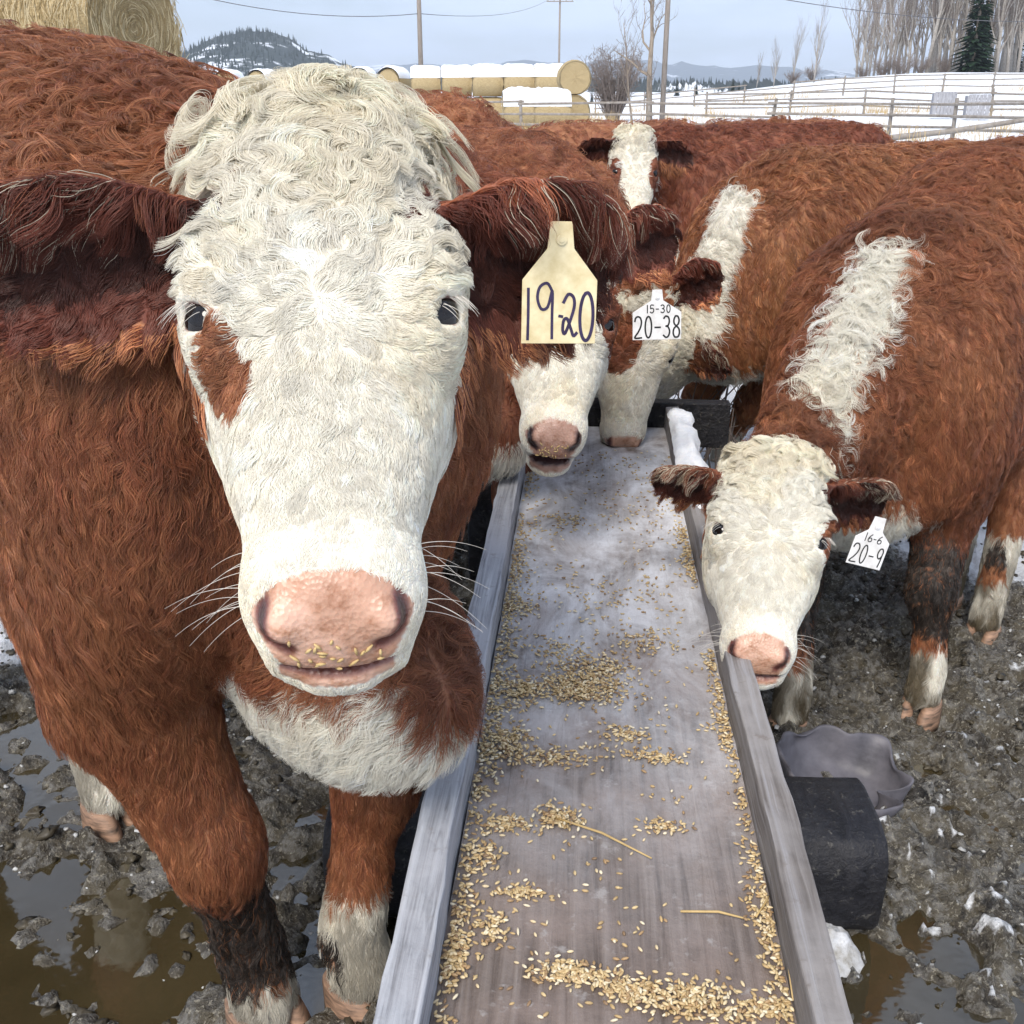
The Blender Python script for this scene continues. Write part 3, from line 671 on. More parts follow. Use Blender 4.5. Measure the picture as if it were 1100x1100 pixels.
# aspen wood on the slope
cA = [dict() for _ in range(5)]; rngT = np.random.default_rng(40); made = [branchy(60 + i, 19 + 2 * (i % 3), .30, 3, .36, .10, (24, 7, 5), .10, .75) for i in range(5)]
asp = [(922, 142), (931, 150), (940, 146), (952, 138), (961, 152), (972, 144), (985, 150), (992, 140), (1000, 148), (1008, 155), (1016, 141), (1024, 147), (1031, 152), (1050, 143), (1058, 150), (1066, 139), (1074, 146), (1081, 154), (1089, 142), (1097, 148), (1110, 140), (1125, 150), (918, 152), (928, 160), (936, 155), (957, 147), (967, 158), (996, 156), (1004, 141), (1020, 156), (1062, 156), (1078, 140), (1085, 158), (1103, 155), (1045, 158), (979, 158), (1070, 160), (1093, 162), (1012, 162), (948, 160)]
order = sorted(range(len(asp)), key=lambda i: asp[i][0]); ordw = ['first','second','third','fourth','fifth','sixth','seventh','eighth','ninth','tenth','eleventh','twelfth','thirteenth','fourteenth','fifteenth','sixteenth','seventeenth','eighteenth','nineteenth','twentieth','twenty-first','twenty-second','twenty-third','twenty-fourth','twenty-fifth','twenty-sixth','twenty-seventh','twenty-eighth','twenty-ninth','thirtieth','thirty-first','thirty-second','thirty-third','thirty-fourth','thirty-fifth','thirty-sixth','thirty-seventh','thirty-eighth','thirty-ninth','fortieth','forty-first','forty-second']
for n_, i in enumerate(order):
    px, z = asp[i]; v = i % 5; s_ = (.62 if px < 945 else .80 if px < 990 else 1.0) * rngT.uniform(.85, 1.1)
    tree('aspen_tree', px_x(px, z), z * 1.08, ordw[n_] + ' leafless pale-trunked aspen from the left in the wood on the slope', 'aspens on the snowy slope', *made[v], ASPEN, TWIG, rngT.uniform(0, 6.28), s_, cA[v])
for i, (px, z, s_, lab) in enumerate(((873, 118, .36, 'thin young bare tree standing alone left of the wood'), (830, 125, .22, 'small bare sapling, left of three before the wood'), (850, 120, .25, 'small bare sapling, right of three before the wood'), (812, 128, .18, 'tiny bare sapling farthest left before the wood'))):
    tree('bare_tree', px_x(px, z), z * 1.08, lab, 'saplings left of the wood', *made[i], ASPEN, TWIG, i * 1.3, s_, cA[i])
T, C = bush(13, 2.2, 2.4, 60)
cb_ = {}
for i, (px, z, s_) in enumerate(((945, 138, .75), (965, 136, .9), (925, 138, .55), (870, 120, .5), (850, 120, .45), (985, 137, .7), (1010, 138, .7))):
    tree('bare_bush', px_x(px, z), z * 1.08, ['brown bush low', 'brown bush broad', 'small brown bush', 'twiggy brown bush at the lone thin tree,', 'twiggy low bush by the saplings,', 'rounded brown bush', 'last brown bush at right'][i] + ' at the edge of the bare wood' if i not in (3, 4) else ['', '', '', 'twiggy brown bush at the foot of the lone thin tree', 'twiggy low bush among the saplings on the slope'][i], 'bushes at the wood edge', T, C, TWIG, TWIG, i * .9, s_, cb_, 'bush', 'twigs')
# spruces
def spruce(seed, h, r):
    rng = np.random.default_rng(seed); T = MB(); C = MB(); T.tube([(0, 0, -.2), (0, 0, h * .5), (0, 0, h)], [r * .10, r * .06, .02], 7)
    nl = 34
    for i in range(nl):
        t = .06 + .94 * i / nl; z = h * t; rad = r * (1 - t) ** .8 * rng.uniform(.8, 1.1) + .1
        for k in range(13):
            a = rng.uniform(0, 6.283); L_ = rad * rng.uniform(.6, 1.1); d = Vector((math.cos(a), math.sin(a), 0)); p = Vector((0, 0, z)); tip = p + d * L_ + Vector((0, 0, -L_ * .28)); s_ = Vector((-d.y, d.x, 0)) * L_ * .17; m_ = p.lerp(tip, .55) + Vector((0, 0, L_ * .06))
            C.add([p, m_ + s_, tip, m_ - s_], [(0, 1, 2, 3)]); dn = Vector((0, 0, -L_ * .16)); C.add([p + dn * .3, m_ + dn + s_ * .6, tip + dn * .8, m_ + dn * 1.4 - s_ * .6], [(0, 1, 2, 3)])
    return T, C
cs_ = [{}, {}]; sp = [spruce(2, 13, 2.6), spruce(5, 10, 2.3)]
for i, (px, z, s_) in enumerate(((1039, 137, 1.25), (1047, 141, 1.1), (1000, 164, .7), (1085, 163, .9), (1032, 160, .8))):
    tree('spruce_tree', px_x(px, z), z * 1.08, ['tall dark green spruce among the pale aspens', 'shorter dark spruce just right of the tallest one', 'small dark spruce deep in the left of the wood', 'dark spruce deep in the right of the wood', 'narrow dark spruce half hidden left of the tallest one'][i], 'spruces in the wood', *sp[i % 2], BARK, NEEDLE, i, s_, cs_[i % 2])
# far conifers on the plain
cf_ = {}
for i, px in enumerate(sorted(rngT.uniform(560, 800, 14))):
    z = rngT.uniform(300, 480); tree('conifer_tree', px_x(px, z), z * 1.08, ordw[i] + ' far-off dark conifer from the left in the line beyond the field', 'far conifers', *sp[1], BARK, NEEDLE, i, rngT.uniform(.35, .8), cf_)
# dry grass along the fences
def dry_grass():
    rng = np.random.default_rng(9); b = MB()
    for _ in range(420):
        z = rng.choice([41, 40, 36, 57, 56, 80, 30]) + rng.normal(0, 1.2); px = rng.uniform(520, 1110); x, y = px_x(px, z), z * 1.08
        if rng.random() > 1.7 * (fbm(np.array([[x * .35, y * .35, 0]]), 3, 3)[0] - .2): continue
        g0 = ground_z(x, y)
        for _ in range(14):
            q = Vector((x + rng.normal(0, .25), y + rng.normal(0, .25), g0 - .03)); h = rng.uniform(.2, .75); l = Vector((rng.normal(0, .16), rng.normal(0, .16), h)); s_ = Vector((.011, .004, 0))
            b.add([q - s_, q + s_, q + l * .6 + s_ * .7, q + l, q + l * .6 - s_ * .7], [(0, 1, 2, 3, 4)])
    tag(b.build('dry_grass', STRAW, None, False), 'tufts of dry straw-coloured grass poking through the snow along the fences', 'grass', kind='stuff')
dry_grass()
# twiggy weed behind the end of the trough
rngW = np.random.default_rng(4); b = MB(); c0 = Vector((.66, 3.45, 0))
for _ in range(26):
    p = c0 + Vector((rngW.normal(0, .10), rngW.normal(0, .10), .0)); d = Vector((rngW.normal(0, .35), rngW.normal(0, .3), 1)).normalized(); l = rngW.uniform(.30, .62); q = p + d * l * .55; e = q + (d + Vector(rngW.normal(0, .3, 3))).normalized() * l * .45
    b.tube([p, q, e], [.004, .003, .0015], 5, False)
    for _ in range(3): f = p.lerp(e, rngW.uniform(.3, .8)); b.tube([f, f + (d + Vector(rngW.normal(0, .7, 3))).normalized() * .12], [.002, .001], 4, False)
tag(b.build('twiggy_weed', TWIG, None, True), 'clump of bare brown weed stems in snow behind the trough end', 'weed')

# ------------------------------------------------------------------ HAZE: thin cold air between here and the hills
b = MB(); b.box((0, 2400, 100), (6500, 2460, 114)); hz = b.build('haze', None, None); tag(hz, kind='stuff')
hm = bpy.data.materials.new('cold_air'); hm.use_nodes = True; ht = hm.node_tree; ht.nodes.clear()
ho = nd(ht, 'ShaderNodeOutputMaterial'); hv = nd(ht, 'ShaderNodeVolumePrincipled'); hv.inputs['Color'].default_value = (.80, .88, 1.0, 1); hv.inputs['Density'].default_value = 2.4e-4
ht.links.new(hv.outputs[0], ho.inputs['Volume']); hz.data.materials.append(hm)

# ------------------------------------------------------------------ implicit-surface bodies
def v3(*a): return np.array(a, dtype=np.float32)
def unit(a): a = np.asarray(a, dtype=np.float32); return a / np.linalg.norm(a)
class Prim:
    def __init__(s, fn, lo, hi, reg, k=0.04, sub=False):
        s.fn, s.lo, s.hi, s.reg, s.k, s.sub = fn, np.asarray(lo), np.asarray(hi), reg, k, sub
def frame(x, y):
    x = unit(x); z = unit(np.cross(x, y)); y = np.cross(z, x); return np.stack([x, y, z], 1)   # columns
def ellip(c, r, M=None, reg='torso', k=0.05, sub=False):
    c = np.asarray(c, np.float32); r = np.asarray(r, np.float32); M = np.eye(3, dtype=np.float32) if M is None else M.astype(np.float32)
    def fn(P):
        p = (P - c) @ M; k0 = np.sqrt(((p / r) ** 2).sum(-1)); k1 = np.sqrt(((p / (r * r)) ** 2).sum(-1)) + 1e-6
        return k0 * (k0 - 1) / k1
    e = np.sqrt(((M * r) ** 2).sum(1)); return Prim(fn, c - e, c + e, reg, k, sub)
def chain(pts, rad, reg='leg', k=0.03, flat=None, sub=False):
    pts = np.asarray(pts, np.float32); rad = np.asarray(rad, np.float32)
    if flat is not None: fd, ff = unit(flat[0]), flat[1]
    def fn(P):
        best = None
        for a, b, ra, rb in zip(pts[:-1], pts[1:], rad[:-1], rad[1:]):
            ba = b - a; pa = P - a; h = np.clip(pa @ ba / (ba @ ba), 0, 1)
            q = pa - h[..., None] * ba
            if flat is not None:
                dd = q @ fd; q = q + (dd * (1.0 / ff - 1))[..., None] * fd
            hs = h * h * (3 - 2 * h) * .6 + h * .4
            d = np.sqrt((q * q).sum(-1)) - (ra + (rb - ra) * hs)
            best = d if best is None else np.minimum(best, d)
        return best
    m = rad.max(); return Prim(fn, pts.min(0) - m, pts.max(0) + m, reg, k, sub)
def smooth_table(t, cols, n=160):
    t = np.asarray(t, float); x = np.linspace(t[0], t[-1], n); out = []
    for c in cols:
        c = np.asarray(c, float); m = np.gradient(c, t)
        i = np.clip(np.searchsorted(t, x) - 1, 0, len(t) - 2); h = t[i + 1] - t[i]; s = (x - t[i]) / h
        out.append((2*s**3-3*s**2+1)*c[i] + (s**3-2*s**2+s)*h*m[i] + (-2*s**3+3*s**2)*c[i+1] + (s**3-s**2)*h*m[i+1])
    return x, out
def loft(o, M, t, w, top, bot, n=2.3, reg='torso', k=0.05, tri=0.0, sx=1.0, cup=0.0, bend=0.0):
    """sections along M[:,0]; half-width w along M[:,1]; from bot to top along M[:,2]"""
    o = np.asarray(o, np.float32); M = M.astype(np.float32); x, (W, Tp, Bt) = smooth_table(t, (w, top, bot))
    W = np.maximum(W, 0.004); H = np.maximum((Tp - Bt) / 2, 0.004); Cn = (Tp + Bt) / 2
    def fn(P):
        p = (P - o) @ M; tt = p[..., 0]; ww = np.interp(tt, x, W).astype(np.float32)
        hh = np.interp(tt, x, H).astype(np.float32); cc = np.interp(tt, x, Cn).astype(np.float32)
        u = p[..., 1]
        if bend: u = u - bend * tt * tt
        v = p[..., 2] - cc
        if cup: v = v - cup * u * u / ww
        if tri: ww = ww * (1 - tri * np.clip(v / hh, -1, 1))
        f = ((np.abs(u) / ww) ** n + (np.abs(v) / hh) ** n + 1e-9) ** (1.0 / n)
        d = (f - 1) * np.minimum(ww, hh)
        dt = np.maximum(np.maximum(x[0] - tt, tt - x[-1]), 0).astype(np.float32)
        return np.where(dt > 0, np.sqrt(np.maximum(d, 0) ** 2 + dt ** 2), d)
    cs = []
    m = W.max() + abs(bend) * max(abs(x[0]), abs(x[-1])) ** 2
    for a in (x[0], x[-1]):
        for b in (-m, m):
            for c in (Bt.min() - 0.0, Tp.max() + cup * W.max()): cs.append(o + M @ np.array([a, b, c], np.float32))
    cs = np.array(cs); return Prim(fn, cs.min(0), cs.max(0), reg, k)

def axis_coords(lo, hi, base, refs):
    xs = [lo]
    while xs[-1] < hi:
        x = xs[-1]; c = base
        for (a, b, s) in refs:
            d = max(a - x, x - b, 0.0); c = min(c, s + d * 0.25)
        xs.append(x + c)
    return np.array(xs, np.float32)

def polygonise(prims, base, refs):
    lo = np.min([p.lo for p in prims if not p.sub], 0) - 0.03; hi = np.max([p.hi for p in prims if not p.sub], 0) + 0.03
    A = [axis_coords(lo[i], hi[i], base, [(r[0][i], r[1][i], r[2]) for r in refs]) for i in range(3)]
    D = np.full([len(a) for a in A], 1.0, np.float32)
    for p in prims:
        mg = p.k + base * 1.5
        sl = [slice(max(np.searchsorted(A[i], p.lo[i] - mg) - 1, 0), np.searchsorted(A[i], p.hi[i] + mg) + 1) for i in range(3)]
        gx, gy, gz = [A[i][sl[i]] for i in range(3)]
        if min(len(gx), len(gy), len(gz)) == 0: continue
        # by slabs to keep memory small
        sub = D[sl[0], sl[1], sl[2]]
        step = max(1, int(1.5e6 // (len(gy) * len(gz))))
        for i in range(0, len(gx), step):
            P = np.stack(np.meshgrid(gx[i:i + step], gy, gz, indexing='ij'), -1)
            d = p.fn(P).astype(np.float32); a = sub[i:i + step]
            if p.sub:
                h = np.maximum(p.k - np.abs(a + d), 0) / p.k; r = np.maximum(a, -d) + h * h * p.k * .25
            else:
                h = np.maximum(p.k - np.abs(a - d), 0) / p.k; r = np.minimum(a, d) - h * h * p.k * .25
            sub[i:i + step] = r
    ins = D < 0
    c8 = [ins[dx:D.shape[0]-1+dx, dy:D.shape[1]-1+dy, dz:D.shape[2]-1+dz] for dx in (0,1) for dy in (0,1) for dz in (0,1)]
    anyv = np.logical_or.reduce(c8); allv = np.logical_and.reduce(c8); act = anyv & ~allv
    I = np.argwhere(act); idx = np.full(act.shape, -1, np.int32); idx[act] = np.arange(len(I))
    acc = np.zeros((len(I), 3), np.float64); cnt = np.zeros(len(I))
    offs = [(dx, dy, dz) for dx in (0,1) for dy in (0,1) for dz in (0,1)]
    val = {}; pos = {}
    for o in offs:
        J = I + np.array(o); val[o] = D[J[:,0], J[:,1], J[:,2]]; pos[o] = np.stack([A[a][J[:,a]] for a in range(3)], 1)
    for o in offs:
        for ax in range(3):
            if o[ax] == 0:
                q = list(o); q[ax] = 1; q = tuple(q); va, vb = val[o], val[q]; m = (va < 0) != (vb < 0)
                t = va[m] / (va[m] - vb[m]); acc[m] += pos[o][m] * (1 - t)[:, None] + pos[q][m] * t[:, None]; cnt[m] += 1
    V = acc / cnt[:, None]
    F = []
    for ax in range(3):
        b, c = (ax + 1) % 3, (ax + 2) % 3
        s0 = [slice(None)] * 3; s1 = [slice(None)] * 3; s0[ax] = slice(0, -1); s1[ax] = slice(1, None)
        ch = ins[tuple(s0)] != ins[tuple(s1)]
        E = np.argwhere(ch); ok = (E[:, b] > 0) & (E[:, c] > 0) & (E[:, b] < D.shape[b] - 1) & (E[:, c] < D.shape[c] - 1); E = E[ok]
        def cell(db, dc):
            J = E.copy(); J[:, b] += db; J[:, c] += dc; return idx[J[:,0], J[:,1], J[:,2]]
        q = np.stack([cell(-1,-1), cell(0,-1), cell(0,0), cell(-1,0)], 1)
        first_in = ins[E[:,0], E[:,1], E[:,2]]
        q[~first_in] = q[~first_in][:, ::-1]
        F.append(q)
    F = np.concatenate(F); F = F[(F >= 0).all(1)]
    return V, F
def lap_smooth(V, F, it=2, lam=0.5):
    a = F.ravel(); b = np.roll(F, -1, 1).ravel(); n = len(V)
    for _ in range(it):
        s = np.zeros_like(V); c = np.bincount(a, minlength=n) + np.bincount(b, minlength=n)
        for i in range(3):
            s[:, i] = np.bincount(a, V[b, i], n) + np.bincount(b, V[a, i], n)
        V = V + lam * (s / np.maximum(c, 1)[:, None] - V)
    return V
def vnormals(V, F):
    fn = np.cross(V[F[:, 2]] - V[F[:, 0]], V[F[:, 3]] - V[F[:, 1]]); N = np.zeros_like(V)
    for j in range(4):
        for i in range(3): N[:, i] += np.bincount(F[:, j], fn[:, i], len(V))
    return N / (np.linalg.norm(N, axis=1, keepdims=True) + 1e-12), np.linalg.norm(fn, axis=1) * .5

# ------------------------------------------------------------------ hair strands as a curves object
def make_curves(name, P, rad, col, mat, parent):
    """P (n,k,3) points, rad (n,k), col (n,3)"""
    n, k, _ = P.shape
    cu = bpy.data.hair_curves.new(name); cu.add_curves([k] * n)
    cu.attributes['position'].data.foreach_set('vector', P.astype(np.float32).ravel())
    ra = cu.attributes.get('radius') or cu.attributes.new('radius', 'FLOAT', 'POINT')
    ra.data.foreach_set('value', rad.astype(np.float32).ravel())
    ca = cu.attributes.new('strand_colour', 'FLOAT_COLOR', 'CURVE')
    ca.data.foreach_set('color', np.concatenate([col, np.ones((n, 1))], 1).astype(np.float32).ravel())
    cu.materials.append(mat)
    return link(bpy.data.objects.new(name, cu), parent)
def hair_mat(name):
    m = bpy.data.materials.new(name); m.use_nodes = True; t = m.node_tree; t.nodes.clear()
    o = nd(t, 'ShaderNodeOutputMaterial'); a = nd(t, 'ShaderNodeAttribute', attribute_name='strand_colour')
    b = nd(t, 'ShaderNodeBsdfPrincipled'); b.inputs['Roughness'].default_value = 0.36; b.inputs['Specular IOR Level'].default_value = 0.45
    tr = nd(t, 'ShaderNodeBsdfTranslucent'); mx = nd(t, 'ShaderNodeMixShader'); mx.inputs[0].default_value = 0.36
    for s in (b.inputs['Base Color'], tr.inputs['Color']): t.links.new(a.outputs['Color'], s)
    t.links.new(b.outputs[0], mx.inputs[1]); t.links.new(tr.outputs[0], mx.inputs[2]); t.links.new(mx.outputs[0], o.inputs['Surface'])
    return m
HAIR = hair_mat('coat_hair')
for rt_, P_, r_, c_ in STRANDS: make_curves('loose_straw', P_, r_, c_, HAIR, rt_)
def skin_mat():
    m, t, b = mat_new('cow_skin'); a = nd(t, 'ShaderNodeAttribute', attribute_name='skin_colour')
    wv = nd(t, 'ShaderNodeAttribute', attribute_name='wet')
    f = noise_tex(t, 90, 5, 0.6, obj_vec(t)); f2 = noise_tex(t, 60, 5, 0.65, obj_vec(t))
    dirt = ramp(t, f2, [(0.50, (1, 1, 1)), (0.68, (0.66, 0.53, 0.42))])
    mm = nd(t, 'ShaderNodeMix', data_type='RGBA', blend_type='MULTIPLY')
    t.links.new(wv.outputs['Fac'], mm.inputs['Factor']); t.links.new(a.outputs['Color'], mm.inputs['A']); t.links.new(dirt, mm.inputs['B'])
    t.links.new(mm.outputs['Result'], b.inputs['Base Color'])
    rr = nd(t, 'ShaderNodeMapRange'); rr.inputs['To Min'].default_value = 0.8; rr.inputs['To Max'].default_value = 0.36
    t.links.new(wv.outputs['Fac'], rr.inputs['Value']); t.links.new(rr.outputs['Result'], b.inputs['Roughness'])
    vo = nd(t, 'ShaderNodeTexVoronoi'); vo.inputs['Scale'].default_value = 230; t.links.new(obj_vec(t), vo.inputs['Vector'])
    ad = nd(t, 'ShaderNodeMath', operation='ADD'); t.links.new(vo.outputs['Distance'], ad.inputs[0]); t.links.new(f, ad.inputs[1])
    bump(t, b, ad.outputs[0], 0.0012, 0.65)
    b.inputs['Subsurface Weight'].default_value = 0.12; b.inputs['Subsurface Radius'].default_value = (0.008, 0.003, 0.002); b.inputs['Subsurface Scale'].default_value = 1.0
    return m
SKIN = skin_mat()

def grow_hair(name, parent, V, F, N, W, dens, look, n_total, K, guides_per, mat=HAIR, seed=1, clump=0.55):
    rng = np.random.default_rng(seed)
    fn = np.cross(V[F[:, 2]] - V[F[:, 0]], V[F[:, 3]] - V[F[:, 1]]); area = np.linalg.norm(fn, axis=1) * .5
    w = area * dens[F].mean(1); cdf = np.cumsum(w); n_total = int(n_total)
    fi = np.searchsorted(cdf, rng.random(n_total) * cdf[-1]); fi = np.minimum(fi, len(F) - 1)
    a, b = rng.random(n_total), rng.random(n_total); q = F[fi]
    wt = np.stack([(1-a)*(1-b), a*(1-b), a*b, (1-a)*b], 1)
    def ip(X): return (X[q] * wt[..., None]).sum(1)
    P0, N0, W0 = ip(V), ip(N), ip(W); N0 /= np.linalg.norm(N0, axis=1, keepdims=True) + 1e-9
    lk = look(P0, N0, W0, rng)
    keep = (lk['len'] > 0.0015)
    P0, N0 = P0[keep], N0[keep]; lk = {k: v[keep] for k, v in lk.items()}; n = len(P0)
    ng = max(50, n // guides_per); gi = rng.choice(n, ng, replace=False)
    kd = kdtree.KDTree(ng)
    for i, g in enumerate(gi): kd.insert(P0[g], i)
    kd.balance(); near = np.empty(n, np.int64)
    for i, p in enumerate(P0): near[i] = kd.find(p)[1]
    gpar = dict(ang=rng.normal(0, 1, ng), ph=rng.random(ng) * 6.283, fr=0.75 + 0.5 * rng.random(ng), amp=0.6 + 0.8 * rng.random(ng), ln=0.75 + 0.5 * rng.random(ng), br=np.exp(rng.normal(0, .17, ng)), sg=np.where(rng.random(ng) < .5, -1, 1))
    s = np.linspace(0, 1, K)
    def shape(Pr, Nr, lk, gp, jit):
        fl = lk['flow']; fl = fl - (fl * Nr).sum(1, keepdims=True) * Nr; fl /= np.linalg.norm(fl, axis=1, keepdims=True) + 1e-9
        sd = np.cross(Nr, fl); an = gp['ang'] * lk['spread'] + jit * 0.18
        d = fl * np.cos(an)[:, None] + sd * np.sin(an)[:, None]; sd = np.cross(Nr, d)
        Ln = lk['len'] * gp['ln']; lift = lk['lift']
        ss = s[None, :, None]
        th = lift[:, None, None]
        along = Ln[:, None, None] * (ss * np.cos(th) + 0.0); up = Ln[:, None, None] * (np.sin(th) * (ss - 0.55 * ss * ss))
        X = Pr[:, None, :] + along * d[:, None, :] + up * Nr[:, None, :]
        ph = gp['ph'][:, None] + 6.283 * (lk['freq'] * gp['fr'])[:, None] * s[None, :]
        am = (lk['curl'] * gp['amp'])[:, None] * np.minimum(1, s * 1.8)[None, :] * Ln[:, None]
        X = X + (am * (np.sin(ph) - np.sin(gp['ph'])[:, None] * (1 - s)[None, :]))[..., None] * sd[:, None, :] \
              + (am * 0.55 * gp['sg'][:, None] * (np.cos(ph) - np.cos(gp['ph'])[:, None]))[..., None] * (d * 0.8 + Nr * 0.45)[:, None, :] + (am * 0.35)[..., None] * Nr[:, None, :]
        X[..., 2] -= lk['grav'][:, None] * Ln[:, None] * (s * s)[None, :]
        return X
    gp_all = {k: v[near] for k, v in gpar.items()}
    X = shape(P0, N0, lk, gp_all, rng.normal(0, 1, n))
    Xg = shape(P0[gi], N0[gi], {k: v[gi] for k, v in lk.items()}, gpar, np.zeros(ng))
    c = (clump * lk['clump'] * (0.55 + 0.45 * rng.random(n)))[:, None] * (s ** 1.15)[None, :]
    X = X + c[..., None] * (Xg[near] - X)
    rad = lk['rad'][:, None] * np.interp(s, [0, .15, .6, 1], [.9, 1.0, .85, .22])[None, :]
    # flyaway jitter
    X[:, 1:] += rng.normal(0, 1, (n, K - 1, 3)) * (lk['len'] * 0.012)[:, None, None] * s[None, 1:, None]
    br = (gpar['br'][near] * np.exp(rng.normal(0, .16, n)))[:, None]; col = lk['col']; wht = col.min(1, keepdims=True) > .25
    col = np.minimum(col * np.where(wht, br ** .45, br), .92)
    return make_curves(name, X, rad, col, mat, parent)

# ------------------------------------------------------------------ cows
REG = ['torso', 'neck', 'head', 'ear', 'leg', 'brisk']
RED = np.array([0.26, 0.090, 0.045]); RUST = np.array([0.41, 0.178, 0.082]); DKRED = np.array([0.100, 0.030, 0.019])
WHITE = np.array([0.90, 0.855, 0.745]); CREAM = np.array([0.85, 0.76, 0.58]); MUD = np.array([0.022, 0.017, 0.014]); PINK = np.array([0.66, 0.41, 0.30])

def glossy(name, col, rough=0.1, spec=0.5):
    m, t, b = mat_new(name)
    f = noise_tex(t, 60, 3, 0.5, obj_vec(t)); c = np.array(col)
    t.links.new(ramp(t, f, [(0.3, tuple(c * .8)), (0.7, tuple(np.minimum(c * 1.15, 1)))]), b.inputs['Base Color'])
    b.inputs['Roughness'].default_value = rough; b.inputs['Specular IOR Level'].default_value = spec; b.inputs['Coat Weight'].default_value = 0.6 if rough < .2 else 0
    return m
EYE_M = glossy('eye_wet_dark', (0.007, 0.005, 0.005), 0.04)
EYE_M.node_tree.nodes['Principled BSDF'].inputs['Coat Weight'].default_value = 0
HOOF_M = simple_mat('hoof_horn', (0.44, 0.27, 0.18), (0.045, 0.034, 0.027), 22, 0.6, (1, 1, 6), 0.002)

def lathe_sphere(r, squash=(1, 1, 1), n=20, m=12):
    vs, fs = [(0, 0, r * squash[2])], []
    for i in range(1, m):
        a = math.pi * i / m
        for j in range(n):
            b = 2 * math.pi * j / n; vs.append((r * math.sin(a) * math.cos(b) * squash[0], r * math.sin(a) * math.sin(b) * squash[1], r * math.cos(a) * squash[2]))
    vs.append((0, 0, -r * squash[2]))
    for j in range(n): fs.append((0, 1 + j, 1 + (j + 1) % n)); fs.append((len(vs) - 1, 1 + (m - 2) * n + (j + 1) % n, 1 + (m - 2) * n + j))
    for i in range(m - 2):
        for j in range(n): a = 1 + i * n; fs.append((a + j, a + n + j, a + n + (j + 1) % n, a + (j + 1) % n))
    return vs, fs

def hoof_mesh(sz):
    """two claws, toes towards +x"""
    b = MB()
    for sd in (-1, 1):
        rings = []
        for z, k, off in ((0.0, 1.0, 0.0), (0.02, .97, -.003), (0.040, .88, -.010), (0.056, .78, -.018), (0.066, .66, -.024)):
            ring = []
            for i in range(12):
                a = 2 * math.pi * i / 12; cx, sy = math.cos(a), math.sin(a)
                x = 0.062 * k * (abs(cx) ** .8) * (1 if cx > 0 else -1) + off + 0.01; y = 0.027 * k * sy * (1 - .35 * max(cx, 0) ** 2)
                ring.append(((x) * sz, (y + sd * 0.0295 - sd * 0.004 * max(cx, 0)) * sz, z * sz))
            rings.append(ring)
        n0 = len(b.v)
        vs = [p for r_ in rings for p in r_]; fs = []
        for r_ in range(len(rings) - 1):
            for i in range(12): fs.append((r_*12+i, r_*12+(i+1)%12, (r_+1)*12+(i+1)%12, (r_+1)*12+i))
        fs.append(tuple(reversed(range(12)))); fs.append(tuple(range((len(rings)-1)*12, len(rings)*12)))
        b.add(vs, fs)
    return b

